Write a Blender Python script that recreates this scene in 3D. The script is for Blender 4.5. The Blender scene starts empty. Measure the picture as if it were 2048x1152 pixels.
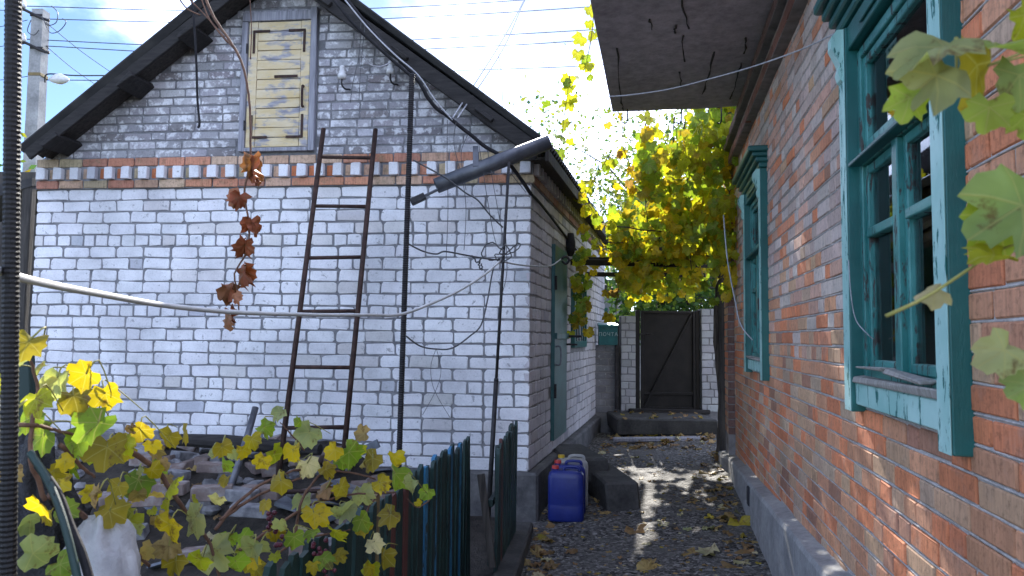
import bpy, math, random
import numpy as np
from mathutils import Vector as V, Matrix, noise as mnoise
R = math.radians
rnd = random.Random(7)
scn = bpy.context.scene
C = scn.collection

# ------------------------------------------------------------------ camera
F, CZ, PITCH, ROLL = 1490.0, 1.5, R(3.8), R(0.6)
cf = V((0, math.cos(PITCH), math.sin(PITCH)))
r0, u0 = V((1, 0, 0)), V((0, -math.sin(PITCH), math.cos(PITCH)))
cr = r0*math.cos(ROLL) + u0*math.sin(ROLL)
cu = -r0*math.sin(ROLL) + u0*math.cos(ROLL)
CAM = V((0, 0, CZ))
cd = bpy.data.cameras.new('camera'); cam = bpy.data.objects.new('camera', cd); C.objects.link(cam)
cd.sensor_width = 36; cd.lens = 36*F/2048; cd.clip_end = 2000; cd.clip_start = 0.05
cam.matrix_world = Matrix(((cr.x, cu.x, -cf.x, 0), (cr.y, cu.y, -cf.y, 0), (cr.z, cu.z, -cf.z, CZ), (0, 0, 0, 1)))
cd.dof.use_dof = True; cd.dof.focus_distance = 6.0; cd.dof.aperture_fstop = 9.0
scn.camera = cam

# ------------------------------------------------------------------ light
SUN_EL, SUN_AZ = R(31), R(5.0)
sdir = V((math.sin(SUN_AZ)*math.cos(SUN_EL), math.cos(SUN_AZ)*math.cos(SUN_EL), math.sin(SUN_EL)))
sl = bpy.data.lights.new('sun', 'SUN'); sl.energy = 2.0; sl.angle = R(0.5); sl.color = (1, 0.95, 0.87)
so = bpy.data.objects.new('sun', sl); C.objects.link(so); so.location = (0, 0, 30)
so.rotation_euler = sdir.to_track_quat('Z', 'Y').to_euler()
w = bpy.data.worlds.new('World'); scn.world = w; w.use_nodes = True
nt = w.node_tree; nt.nodes.clear()
def wn(t, **k):
    n = nt.nodes.new(t)
    for a, b in k.items(): setattr(n, a, b)
    return n
wo = wn('ShaderNodeOutputWorld'); bg = wn('ShaderNodeBackground'); bg.inputs[1].default_value = 0.05
sky = wn('ShaderNodeTexSky', sky_type='NISHITA'); sky.sun_disc = False
sky.sun_elevation = SUN_EL; sky.sun_rotation = SUN_AZ; sky.air_density = 0.7; sky.dust_density = 0.15; sky.ozone_density = 3.5
tc = wn('ShaderNodeTexCoord'); sep = wn('ShaderNodeSeparateXYZ'); nt.links.new(tc.outputs['Generated'], sep.inputs[0])
ad = wn('ShaderNodeMath', operation='ADD'); ad.inputs[1].default_value = 0.25; nt.links.new(sep.outputs[2], ad.inputs[0])
mxz = wn('ShaderNodeMath', operation='MAXIMUM'); mxz.inputs[1].default_value = 0.1; nt.links.new(ad.outputs[0], mxz.inputs[0])
dv = wn('ShaderNodeVectorMath', operation='DIVIDE'); cb = wn('ShaderNodeCombineXYZ')
for i in range(3): nt.links.new(mxz.outputs[0], cb.inputs[i])
nt.links.new(tc.outputs['Generated'], dv.inputs[0]); nt.links.new(cb.outputs[0], dv.inputs[1])
mpw = wn('ShaderNodeMapping'); mpw.inputs['Location'].default_value = (3.5, 7.4, 0); nt.links.new(dv.outputs[0], mpw.inputs[0])
nz = wn('ShaderNodeTexNoise'); nz.inputs['Scale'].default_value = 1.15; nz.inputs['Detail'].default_value = 9; nz.inputs['Roughness'].default_value = 0.58
nt.links.new(mpw.outputs[0], nz.inputs['Vector'])
rp = wn('ShaderNodeValToRGB'); rp.color_ramp.elements[0].position = 0.44; rp.color_ramp.elements[1].position = 0.65; rp.color_ramp.interpolation = 'EASE'
nt.links.new(nz.outputs['Fac'], rp.inputs[0])
mx = wn('ShaderNodeMix', data_type='RGBA'); 
cl = wn('ShaderNodeMix', data_type='RGBA', blend_type='ADD'); cl.inputs['Factor'].default_value = 1.0; cl.inputs['B'].default_value = (13.4, 14.4, 18.8, 1)
nt.links.new(sky.outputs[0], cl.inputs['A']); nt.links.new(cl.outputs['Result'], mx.inputs['B'])
nt.links.new(rp.outputs[0], mx.inputs['Factor']); nt.links.new(sky.outputs[0], mx.inputs['A'])
nt.links.new(mx.outputs['Result'], bg.inputs[0]); nt.links.new(bg.outputs[0], wo.inputs[0])
scn.view_settings.view_transform = 'Standard'; scn.view_settings.look = 'None'
scn.view_settings.exposure = 2.4; scn.view_settings.gamma = 1.0
scn.cycles.max_bounces = 8; scn.cycles.transparent_max_bounces = 16

# ------------------------------------------------------------------ helpers
def dray(x, y): return cf*F + cr*(x-1024) - cu*(y-576)
def at(x, y, Y):
    d = dray(x, y); return CAM + d*(Y/d.y)
def onplane(x, y, P, N):
    d = dray(x, y); return CAM + d*((P-CAM).dot(N)/d.dot(N))
def onz(x, y, z): return onplane(x, y, V((0, 0, z)), V((0, 0, 1)))
def proj(p):
    q = p-CAM; k = q.dot(cf)
    if k < 0.05: return None
    return (1024 + F*q.dot(cr)/k, 576 - F*q.dot(cu)/k, k)

class MB:
    def __init__(s): s.v = []; s.f = []; s.col = []; s.uv = None
    def add(s, vs, fs, col=None):
        b = len(s.v); s.v += [tuple(p) for p in vs]; s.f += [tuple(b+i for i in f) for f in fs]
        if col is not None: s.col += [col]*len(vs)
        return s
    def box(s, c, hx, hy, hz, ch=0.004, jit=0, col=None):
        c, hx, hy, hz = V(c), V(hx), V(hy), V(hz)
        ch = min(ch, hx.length*0.45, hy.length*0.45, hz.length*0.45)
        ax = [hx.normalized(), hy.normalized(), hz.normalized()]; L = [hx.length, hy.length, hz.length]
        vs = []; idx = {}
        for sx in (-1, 1):
            for sy in (-1, 1):
                for sz in (-1, 1):
                    sg = (sx, sy, sz); j = V((rnd.uniform(-jit, jit) for _ in range(3))) if jit else V((0, 0, 0))
                    for k in range(3):
                        p = c+j
                        for m in range(3): p = p + ax[m]*sg[m]*(L[m] if m == k else L[m]-ch)
                        idx[(sg, k)] = len(vs); vs.append(p)
        fs = []
        for k in range(3):
            a, b = [m for m in range(3) if m != k]
            for sk in (-1, 1):
                q = []
                for sa, sb in ((-1, -1), (1, -1), (1, 1), (-1, 1)):
                    g = [0, 0, 0]; g[k] = sk; g[a] = sa; g[b] = sb; q.append(idx[(tuple(g), k)])
                flip = (sk < 0) ^ (k == 1)
                fs.append(q[::-1] if flip else q)
        for k in range(3):
            a, b = [m for m in range(3) if m != k]
            for sa in (-1, 1):
                for sb in (-1, 1):
                    g0 = [0, 0, 0]; g0[a] = sa; g0[b] = sb; g1 = list(g0); g0[k] = -1; g1[k] = 1
                    q = [idx[(tuple(g0), a)], idx[(tuple(g1), a)], idx[(tuple(g1), b)], idx[(tuple(g0), b)]]
                    fs.append(q if (sa*sb > 0) ^ (k == 1) else q[::-1])
        for sx in (-1, 1):
            for sy in (-1, 1):
                for sz in (-1, 1):
                    g = (sx, sy, sz); q = [idx[(g, 0)], idx[(g, 1)], idx[(g, 2)]]
                    fs.append(q if sx*sy*sz > 0 else q[::-1])
        return s.add(vs, fs, col)
    def bar(s, p0, p1, wd, th, up=(0, 0, 1), ch=0.003, jit=0):
        p0, p1 = V(p0), V(p1); d = (p1-p0); n = d.normalized(); upv = V(up)
        sd = n.cross(upv).normalized(); u2 = sd.cross(n).normalized()
        return s.box((p0+p1)/2, d/2, sd*wd/2, u2*th/2, ch, jit)
    def tube(s, pts, rad, n=8, cap=True, ribs=None):
        pts = [V(p) for p in pts]; m = len(pts)
        rr = rad if isinstance(rad, (list, tuple)) else [rad]*m
        t0 = (pts[1]-pts[0]).normalized(); a = t0.orthogonal().normalized(); vs = []
        for i in range(m):
            t = (pts[min(i+1, m-1)]-pts[max(i-1, 0)])
            t = t.normalized() if t.length > 1e-9 else t0
            a = (a - t*a.dot(t));  a = a.normalized() if a.length > 1e-6 else t.orthogonal().normalized()
            b = t.cross(a)
            for k in range(n):
                th = 2*math.pi*k/n; vs.append(pts[i] + (a*math.cos(th)+b*math.sin(th))*rr[i])
        fs = [(i*n+k, i*n+(k+1) % n, (i+1)*n+(k+1) % n, (i+1)*n+k) for i in range(m-1) for k in range(n)]
        if cap: fs += [tuple(range(n))[::-1], tuple((m-1)*n+k for k in range(n))]
        return s.add(vs, fs)
    def prism(s, poly, ext):
        poly = [V(p) for p in poly]; n = len(poly); e = V(ext)
        return s.add(poly+[p+e for p in poly], [tuple(range(n))[::-1], tuple(range(n, 2*n))]+[(i, (i+1) % n, n+(i+1) % n, n+i) for i in range(n)])
    def mesh(s, name, m, off=V((0, 0, 0)), smooth=False):
        me = bpy.data.meshes.new(name)
        me.from_pydata([(p[0]-off[0], p[1]-off[1], p[2]-off[2]) for p in s.v], [], s.f)
        if s.col:
            ca = me.color_attributes.new('col', 'FLOAT_COLOR', 'POINT')
            ca.data.foreach_set('color', np.array([(*c, 1) for c in s.col], dtype=np.float32).ravel())
        if s.uv:
            uvl = me.uv_layers.new(name='UVMap'); vi = np.empty(len(me.loops), dtype=np.int32); me.loops.foreach_get('vertex_index', vi)
            uvl.data.foreach_set('uv', np.array(s.uv, dtype=np.float32)[vi].ravel())
        if m: me.materials.append(m)
        if smooth: me.shade_smooth()
        return me

ROOTLOC = {}
def props(o, label, cat, group=None, kind=None):
    if label: o['label'] = label
    if cat: o['category'] = cat
    if group: o['group'] = group
    if kind: o['kind'] = kind
    return o
def thing(name, label, cat, loc=(0, 0, 0), group=None):
    o = bpy.data.objects.new(name, None); C.objects.link(o); o.location = loc; o.empty_display_size = 0.1
    ROOTLOC[o.name] = V(loc); return props(o, label, cat, group)
def part(name, mb, m, par, smooth=False, kind=None, label=None):
    L = ROOTLOC[par.name]
    o = bpy.data.objects.new(name, mb.mesh(name, m, L, smooth)); C.objects.link(o); o.parent = par
    ROOTLOC[o.name] = L
    if kind: o['kind'] = kind
    if label: o['label'] = label
    return o
def inst(name, me, W, par, col=None):
    o = bpy.data.objects.new(name, me); C.objects.link(o); o.parent = par
    o.matrix_basis = Matrix.Translation(-ROOTLOC[par.name]) @ W
    if col: o.color = (*col, 1)
    return o
def single(name, mb, m, label, cat, group=None, kind=None, smooth=False, loc=None):
    loc = V(loc) if loc is not None else V((sum(p[i] for p in mb.v)/len(mb.v) for i in range(3)))
    o = bpy.data.objects.new(name, mb.mesh(name, m, loc, smooth)); C.objects.link(o); o.location = loc
    ROOTLOC[o.name] = loc; return props(o, label, cat, group, kind)
def struct(name, mb, m, smooth=False, kind='structure'): return single(name, mb, m, None, None, None, kind, smooth, (0, 0, 0))
def smoothpts(pts, k=6):
    P = [V(p) for p in pts]; out = []
    for i in range(len(P)-1):
        a, b, c, d = P[max(i-1, 0)], P[i], P[i+1], P[min(i+2, len(P)-1)]
        for j in range(k):
            t = j/k
            out.append(0.5*((2*b)+(c-a)*t+(2*a-5*b+4*c-d)*t*t+(3*b-a-3*c+d)*t**3))
    return out+[P[-1]]

# ------------------------------------------------------------------ materials
def ramp(nt, fac, stops, interp='LINEAR'):
    r = nt.nodes.new('ShaderNodeValToRGB'); r.color_ramp.interpolation = interp
    e = r.color_ramp.elements
    while len(e) < len(stops): e.new(0.5)
    for i, (p, c) in enumerate(stops):
        e[i].position = p; e[i].color = (*c, 1) if len(c) == 3 else c
    nt.links.new(fac, r.inputs[0]); return r.outputs[0]
def tex(nt, scale, detail=5, rough=0.55, stretch=(1, 1, 1), coord='pos', dist=0.0):
    if coord == 'pos': src = nt.nodes.new('ShaderNodeNewGeometry').outputs['Position']
    elif coord == 'uv': src = nt.nodes.new('ShaderNodeTexCoord').outputs['UV']
    else: src = nt.nodes.new('ShaderNodeTexCoord').outputs['Object']
    mp = nt.nodes.new('ShaderNodeMapping'); mp.inputs['Scale'].default_value = stretch; nt.links.new(src, mp.inputs[0])
    n = nt.nodes.new('ShaderNodeTexNoise'); n.inputs['Scale'].default_value = scale; n.inputs['Detail'].default_value = detail
    n.inputs['Roughness'].default_value = rough; n.inputs['Distortion'].default_value = dist
    nt.links.new(mp.outputs[0], n.inputs['Vector']); return n.outputs['Fac']
def mixc(nt, fac, a, b, mode='MIX'):
    m = nt.nodes.new('ShaderNodeMix'); m.data_type = 'RGBA'; m.blend_type = mode
    for k, x in (('Factor', fac), ('A', a), ('B', b)):
        if isinstance(x, (int, float)): m.inputs[k].default_value = x
        elif isinstance(x, tuple): m.inputs[k].default_value = (*x, 1)
        else: nt.links.new(x, m.inputs[k])
    return m.outputs['Result']
def basem(name, rough=0.8, metal=0.0, spec=0.5):
    m = bpy.data.materials.new(name); m.use_nodes = True; nt = m.node_tree; b = nt.nodes['Principled BSDF']
    b.inputs['Roughness'].default_value = rough; b.inputs['Metallic'].default_value = metal; b.inputs['Specular IOR Level'].default_value = spec
    return m, nt, b
def addbump(nt, b, h, strength, dist=0.01):
    bp = nt.nodes.new('ShaderNodeBump'); bp.inputs['Strength'].default_value = strength; bp.inputs['Distance'].default_value = dist
    nt.links.new(h, bp.inputs['Height']); nt.links.new(bp.outputs[0], b.inputs['Normal'])
def pm(name, stops, scale=6, detail=6, rough=0.8, bump=0.3, bscale=None, metal=0.0, stretch=(1, 1, 1), coord='pos', dist=0.0, spec=0.4, fine=None, bdist=0.01):
    m, nt, b = basem(name, rough, metal, spec)
    f = tex(nt, scale, detail, 0.6, stretch, coord, dist); c = ramp(nt, f, stops)
    if fine:
        g = tex(nt, fine[0], 3, 0.7, stretch, coord); c = mixc(nt, fine[1], c, ramp(nt, g, [(0.3, (0.25,)*3), (0.7, (1, 1, 1))]), 'MULTIPLY')
    nt.links.new(c, b.inputs['Base Color'])
    if bump: addbump(nt, b, tex(nt, bscale or scale*4, 6, 0.65, stretch, coord), bump, bdist)
    return m
def brickm(name, attr=False, blot=((0.45, 0.65), (0.5, 0.5, 0.5), 0.3), bscale=60, pit=0.5, stretch=(1, 1, 1), rough=0.85, streak=0.0, bump=0.5, bs=14, smear=None):
    m, nt, b = basem(name, rough, 0, 0.3)
    if attr:
        a = nt.nodes.new('ShaderNodeAttribute'); a.attribute_name = 'col'; c = a.outputs['Color']
    else: c = nt.nodes.new('ShaderNodeObjectInfo').outputs['Color']
    f = tex(nt, bs, 6, 0.65); bl = ramp(nt, f, [(blot[0][0], (0, 0, 0)), (blot[0][1], (1, 1, 1))])
    mm = nt.nodes.new('ShaderNodeMath'); mm.operation = 'MULTIPLY'; mm.inputs[1].default_value = blot[2]; nt.links.new(bl, mm.inputs[0])
    c = mixc(nt, mm.outputs[0], c, blot[1])
    p = tex(nt, bscale, 4, 0.7); c = mixc(nt, pit, c, ramp(nt, p, [(0.3, (0.35,)*3), (0.5, (1, 1, 1))]), 'MULTIPLY')
    c = mixc(nt, 1.0, c, ramp(nt, tex(nt, 1.1, 7, 0.65), [(0.36, (0.72, 0.72, 0.73)), (0.6, (1.05, 1.05, 1.05))]), 'MULTIPLY')
    if smear: c = mixc(nt, ramp(nt, tex(nt, 17, 7, 0.7), [(smear[0], (0, 0, 0)), (smear[0]+0.025, (0.9,)*3)]), c, smear[1])
    if streak:
        s2 = tex(nt, 9, 4, 0.6, (9, 9, 0.7)); c = mixc(nt, streak, c, ramp(nt, s2, [(0.32, (0.55, 0.52, 0.5)), (0.58, (1.12, 1.1, 1.08))]), 'MULTIPLY')
    nt.links.new(c, b.inputs['Base Color']); addbump(nt, b, tex(nt, bscale*0.7, 6, 0.7), bump, 0.006); return m
def woodm(name, stops, axis=2, rough=0.8, sc=5):
    st = [9, 9, 9]; st[axis] = 0.6
    return pm(name, stops, sc, 7, rough, 0.5, sc*3, stretch=tuple(st), dist=0.3)
def peelm(name, paint, pale, bare, thr=0.6, rough=0.32, axis=2):
    m, nt, b = basem(name, rough, 0, 0.5)
    st = [4, 4, 4]; st[axis] = 1.0
    c = mixc(nt, ramp(nt, tex(nt, 3, 5, 0.6), [(0.4, (0, 0, 0)), (0.65, (1, 1, 1))]), paint, pale)
    pk = ramp(nt, tex(nt, 7, 8, 0.7, tuple(st), dist=0.4), [(thr, (0, 0, 0)), (thr+0.03, (1, 1, 1))])
    c = mixc(nt, pk, c, bare); nt.links.new(c, b.inputs['Base Color'])
    inv = nt.nodes.new('ShaderNodeMath'); inv.operation = 'MULTIPLY_ADD'; inv.inputs[1].default_value = 0.55; inv.inputs[2].default_value = rough
    nt.links.new(pk, inv.inputs[0]); nt.links.new(inv.outputs[0], b.inputs['Roughness'])
    h = mixc(nt, 0.35, ramp(nt, pk, [(0, (1, 1, 1)), (1, (0, 0, 0))]), tex(nt, 40, 5, 0.7, tuple(st)))
    addbump(nt, b, h, 0.6, 0.006); return m
def leafm(name, attr=False, dry=False):
    m, nt, b = basem(name, 0.55, 0, 0.35)
    if attr:
        a = nt.nodes.new('ShaderNodeAttribute'); a.attribute_name = 'col'; c = a.outputs['Color']
    else: c = nt.nodes.new('ShaderNodeObjectInfo').outputs['Color']
    uv = nt.nodes.new('ShaderNodeTexCoord').outputs['UV']; sp = nt.nodes.new('ShaderNodeSeparateXYZ'); nt.links.new(uv, sp.inputs[0])
    prev = None
    def M(op, x, y=None):
        n = nt.nodes.new('ShaderNodeMath'); n.operation = op
        for i, k in enumerate((x, y)):
            if k is None: continue
            if isinstance(k, (int, float)): n.inputs[i].default_value = k
            else: nt.links.new(k, n.inputs[i])
        return n.outputs[0]
    for a in (0, 48, -48, 105, -105):
        dx, dy = math.sin(R(a)), math.cos(R(a))
        per = M('ABSOLUTE', M('SUBTRACT', M('MULTIPLY', sp.outputs[0], dy), M('MULTIPLY', sp.outputs[1], dx)))
        al = M('ADD', M('MULTIPLY', sp.outputs[0], dx), M('MULTIPLY', sp.outputs[1], dy))
        d = M('ADD', per, M('MULTIPLY', M('LESS_THAN', al, 0.0), 9.0))
        prev = d if prev is None else M('MINIMUM', prev, d)
    vein = ramp(nt, prev, [(0.0, (1, 1, 1)), (0.03, (0, 0, 0))])
    geo = tex(nt, 26, 5, 0.7); sm = tex(nt, 7, 4, 0.6)
    c = mixc(nt, 1.0, c, ramp(nt, sm, [(0.35, (1.08, 1.08, 1.0)), (0.66, (0.6, 0.66, 0.5))]), 'MULTIPLY')
    c = mixc(nt, ramp(nt, geo, [(0.56, (0, 0, 0)), (0.66, (0.8,)*3)]), c, (0.12, 0.065, 0.02))
    c = mixc(nt, mixc(nt, 0.5, vein, (0, 0, 0)), c, (0.42, 0.38, 0.15) if not dry else (0.15, 0.09, 0.05)); nt.links.new(c, b.inputs['Base Color'])
    addbump(nt, b, mixc(nt, 0.5, tex(nt, 60, 4, 0.6), vein), 0.35, 0.004)
    tr = nt.nodes.new('ShaderNodeBsdfTranslucent'); tcx = mixc(nt, 1.0, c, (1.75, 1.7, 0.8), 'MULTIPLY'); nt.links.new(tcx, tr.inputs[0])
    ms = nt.nodes.new('ShaderNodeMixShader'); ms.inputs[0].default_value = 0.12 if dry else 0.5
    nt.links.new(b.outputs[0], ms.inputs[1]); nt.links.new(tr.outputs[0], ms.inputs[2])
    nt.links.new(ms.outputs[0], nt.nodes['Material Output'].inputs[0]); return m

M = {}
M['wbrick'] = brickm('white_brick', False, ((0.52, 0.75), (0.48, 0.48, 0.5), 0.35), 70, 0.3, bs=7, smear=(0.615, (0.34, 0.34, 0.35)))
M['wbrick_a'] = brickm('white_brick_joined', True, ((0.52, 0.75), (0.48, 0.48, 0.5), 0.35), 70, 0.3, bs=7, smear=(0.615, (0.34, 0.34, 0.35)))
M['gbrick'] = brickm('grey_brick', False, ((0.5, 0.58), (0.78, 0.78, 0.8), 0.85), 55, 0.5, bs=13)
M['obrick'] = brickm('orange_brick', False, ((0.52, 0.68), (0.25, 0.2, 0.12), 0.6), 50, 0.6, streak=0.5)
M['rbrick'] = brickm('red_brick', False, ((0.54, 0.72), (0.42, 0.33, 0.27), 0.4), 45, 0.6, streak=0.45, bs=8)
M['rbrick_a'] = brickm('red_brick_joined', True, ((0.54, 0.72), (0.42, 0.33, 0.27), 0.4), 45, 0.6, streak=0.45, bs=8)
M['mortar'] = pm('mortar', [(0.3, (0.14, 0.14, 0.15)), (0.7, (0.27, 0.27, 0.28))], 12, 8, 0.95, 0.7, 90)
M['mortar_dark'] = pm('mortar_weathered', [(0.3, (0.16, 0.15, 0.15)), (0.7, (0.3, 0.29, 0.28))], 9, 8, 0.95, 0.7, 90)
M['mortar_l'] = pm('mortar_light', [(0.3, (0.46, 0.43, 0.41)), (0.7, (0.72, 0.69, 0.66))], 14, 8, 0.95, 0.8, 80, fine=(60, 0.5))
M['conc'] = pm('concrete', [(0.25, (0.22, 0.22, 0.22)), (0.5, (0.36, 0.36, 0.355)), (0.75, (0.48, 0.475, 0.465))], 3, 9, 0.9, 0.5, 40, fine=(25, 0.4))
M['conc_d'] = pm('damp_concrete', [(0.3, (0.035, 0.035, 0.036)), (0.7, (0.1, 0.098, 0.093))], 4, 9, 0.85, 0.7, 40, fine=(30, 0.5))
M['conc_d2'] = pm('dark_plinth_concrete', [(0.3, (0.07, 0.07, 0.075)), (0.7, (0.19, 0.185, 0.18))], 3, 9, 0.9, 0.7, 30, fine=(22, 0.5))
M['slab'] = pm('slab_concrete', [(0.25, (0.42, 0.39, 0.43)), (0.5, (0.53, 0.5, 0.54)), (0.75, (0.6, 0.57, 0.61))], 2.5, 10, 0.92, 0.8, 22, fine=(14, 0.5))
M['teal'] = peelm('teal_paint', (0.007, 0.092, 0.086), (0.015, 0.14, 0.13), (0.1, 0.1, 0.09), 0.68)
M['teal2'] = peelm('teal_paint_flaking', (0.016, 0.155, 0.145), (0.07, 0.29, 0.27), (0.06, 0.055, 0.05), 0.56)
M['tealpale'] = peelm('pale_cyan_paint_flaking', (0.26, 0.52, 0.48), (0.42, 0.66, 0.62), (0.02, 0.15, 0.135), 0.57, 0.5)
M['tealmetal'] = peelm('teal_door_paint', (0.012, 0.075, 0.075), (0.02, 0.12, 0.12), (0.06, 0.05, 0.045), 0.68, 0.45)
M['palewood'] = woodm('weathered_bare_wood', [(0.3, (0.2, 0.19, 0.17)), (0.7, (0.42, 0.4, 0.37))])
M['darkwood'] = woodm('dark_wood', [(0.3, (0.025, 0.022, 0.02)), (0.7, (0.09, 0.08, 0.07))])
M['darkwoodx'] = woodm('dark_wood_crossgrain', [(0.3, (0.009, 0.008, 0.008)), (0.7, (0.036, 0.032, 0.03))], 0)
M['greywood'] = woodm('grey_wood', [(0.3, (0.17, 0.17, 0.2)), (0.7, (0.4, 0.4, 0.44))])
def yellowwood():
    m, nt, b = basem('faded_yellow_paint', 0.8)
    wd = ramp(nt, tex(nt, 5, 7, 0.6, (0.8, 9, 9), dist=0.3), [(0.3, (0.18, 0.18, 0.22)), (0.7, (0.45, 0.44, 0.46))])
    yl = ramp(nt, tex(nt, 4, 5, 0.6, (1, 3, 3)), [(0.3, (0.6, 0.46, 0.22)), (0.7, (0.7, 0.6, 0.42))])
    k = ramp(nt, tex(nt, 5.5, 7, 0.6, (0.9, 2, 2.2)), [(0.5, (1, 1, 1)), (0.6, (0, 0, 0))])
    nt.links.new(mixc(nt, k, wd, yl), b.inputs['Base Color']); addbump(nt, b, tex(nt, 18, 6, 0.6, (0.6, 9, 9)), 0.5); return m
M['yellow'] = yellowwood()
M['roof'] = pm('roof_sheet', [(0.3, (0.025, 0.025, 0.027)), (0.7, (0.07, 0.068, 0.066))], 4, 8, 0.9, 0.5, 40)
M['rust'] = pm('rusty_steel', [(0.3, (0.03, 0.018, 0.015)), (0.6, (0.07, 0.04, 0.032)), (0.8, (0.12, 0.07, 0.05))], 20, 7, 0.7, 0.4, 90, 0.4)
M['iron'] = pm('dark_iron', [(0.3, (0.02, 0.02, 0.023)), (0.7, (0.06, 0.055, 0.055))], 18, 6, 0.6, 0.4, 90, 0.5)
M['gate'] = pm('gate_steel', [(0.3, (0.006, 0.0055, 0.006)), (0.7, (0.018, 0.016, 0.015))], 5, 7, 0.5, 0.3, 40, 0.3)
M['zinc'] = pm('zinc', [(0.3, (0.08, 0.085, 0.1)), (0.7, (0.17, 0.175, 0.19))], 9, 7, 0.5, 0.2, 40, 0.6)
M['cablew'] = pm('white_cable', [(0.3, (0.5, 0.5, 0.48)), (0.7, (0.68, 0.68, 0.66))], 10, 4, 0.45, 0.1)
M['cableb'] = pm('black_cable', [(0.3, (0.012, 0.012, 0.014)), (0.7, (0.03, 0.028, 0.03))], 20, 4, 0.7, 0.2, spec=0.15)
M['wire'] = pm('wire', [(0.3, (0.05, 0.05, 0.055)), (0.7, (0.12, 0.12, 0.12))], 30, 3, 0.5, 0, metal=0.5)
M['wirel'] = pm('light_wire', [(0.3, (0.3, 0.3, 0.32)), (0.7, (0.5, 0.5, 0.52))], 30, 3, 0.5, 0, metal=0.3)
M['porc'] = pm('porcelain', [(0.4, (0.7, 0.7, 0.7)), (0.8, (0.5, 0.5, 0.5))], 20, 3, 0.15, 0)
M['leaf'] = leafm('vine_leaf'); M['leaf_a'] = leafm('vine_leaf_joined', True); M['dryleaf'] = leafm('dry_vine_leaf', False, True); M['dryleaf_a'] = leafm('dry_leaf_scraps', True, True)
M['stem'] = pm('vine_stem', [(0.3, (0.09, 0.045, 0.03)), (0.7, (0.2, 0.11, 0.07))], 30, 5, 0.8, 0.4, 100)
M['stemg'] = pm('green_stem', [(0.3, (0.2, 0.2, 0.04)), (0.7, (0.33, 0.29, 0.08))], 30, 5, 0.6, 0.2)
M['bark'] = woodm('bark', [(0.3, (0.03, 0.025, 0.02)), (0.7, (0.12, 0.1, 0.08))], 2, 0.95, 6)
M['fgreen'] = peelm('green_fence_paint', (0.006, 0.026, 0.023), (0.012, 0.045, 0.039), (0.03, 0.026, 0.024), 0.6, 0.55)
M['fblue'] = peelm('blue_fence_paint', (0.02, 0.15, 0.3), (0.04, 0.22, 0.4), (0.03, 0.05, 0.05), 0.56, 0.55)
M['fred'] = peelm('brown_fence_paint', (0.09, 0.025, 0.02), (0.12, 0.04, 0.03), (0.05, 0.042, 0.038), 0.62, 0.6)
M['ftan'] = woodm('bare_picket_wood', [(0.3, (0.12, 0.09, 0.04)), (0.7, (0.28, 0.21, 0.1))])
M['blue'] = pm('blue_plastic', [(0.3, (0.008, 0.016, 0.12)), (0.7, (0.014, 0.028, 0.2))], 5, 4, 0.32, 0.1, 60)
M['greyp'] = pm('grey_plastic', [(0.3, (0.3, 0.3, 0.3)), (0.7, (0.42, 0.42, 0.4))], 5, 4, 0.4, 0.1)
M['redp'] = pm('red_cap', [(0.3, (0.45, 0.04, 0.04)), (0.7, (0.55, 0.07, 0.06))], 5, 4, 0.4, 0)
M['yelp'] = pm('yellow_cap', [(0.3, (0.6, 0.4, 0.03)), (0.7, (0.7, 0.5, 0.05))], 5, 4, 0.4, 0)
M['mail'] = pm('mailbox_paint', [(0.3, (0.012, 0.09, 0.095)), (0.7, (0.02, 0.15, 0.155))], 8, 5, 0.4, 0.15)
M['mailtext'] = pm('mailbox_lettering', [(0.4, (0.3, 0.42, 0.42)), (0.6, (0.4, 0.5, 0.5))], 20, 4, 0.6, 0)
M['sack'] = pm('white_sackcloth', [(0.3, (0.3, 0.3, 0.31)), (0.7, (0.5, 0.5, 0.5))], 7, 6, 0.8, 0.6, 30, bdist=0.02)
M['tarp'] = pm('black_film', [(0.3, (0.008, 0.008, 0.01)), (0.7, (0.03, 0.03, 0.035))], 9, 6, 0.45, 0.9, 20, bdist=0.03)
M['soil'] = pm('soil', [(0.3, (0.02, 0.017, 0.014)), (0.7, (0.065, 0.055, 0.045))], 8, 9, 0.95, 1.0, 40, bdist=0.03)
M['earth'] = pm('far_ground', [(0.3, (0.04, 0.045, 0.02)), (0.7, (0.1, 0.09, 0.05))], 0.5, 9, 0.95, 0.5, 5)
def pathmat():
    m, nt, b = basem('wet_gravel_asphalt', 0.45, 0, 0.5)
    pos = nt.nodes.new('ShaderNodeNewGeometry').outputs['Position']
    vo = nt.nodes.new('ShaderNodeTexVoronoi'); vo.inputs['Scale'].default_value = 48; nt.links.new(pos, vo.inputs['Vector'])
    sp = nt.nodes.new('ShaderNodeSeparateColor'); nt.links.new(vo.outputs['Color'], sp.inputs[0])
    c = ramp(nt, sp.outputs[0], [(0.0, (0.012, 0.011, 0.011)), (0.4, (0.11, 0.105, 0.1)), (0.8, (0.22, 0.21, 0.2)), (1.0, (0.36, 0.35, 0.33))])
    c = mixc(nt, ramp(nt, tex(nt, 30, 6, 0.7), [(0.45, (0, 0, 0)), (0.62, (0.75,)*3)]), c, (0.02, 0.019, 0.018))
    c = mixc(nt, ramp(nt, tex(nt, 1.6, 6, 0.6), [(0.48, (0, 0, 0)), (0.64, (0.75,)*3)]), c, (0.13, 0.125, 0.118))
    nt.links.new(c, b.inputs['Base Color'])
    rr = ramp(nt, tex(nt, 5, 5, 0.6), [(0.35, (0.6,)*3), (0.65, (0.9,)*3)]); nt.links.new(rr, b.inputs['Roughness']); b.inputs['Specular IOR Level'].default_value = 0.22
    h = mixc(nt, 0.5, tex(nt, 35, 6, 0.75), vo.outputs['Distance']); addbump(nt, b, h, 1.0, 0.02); return m
M['path'] = pathmat()
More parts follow.
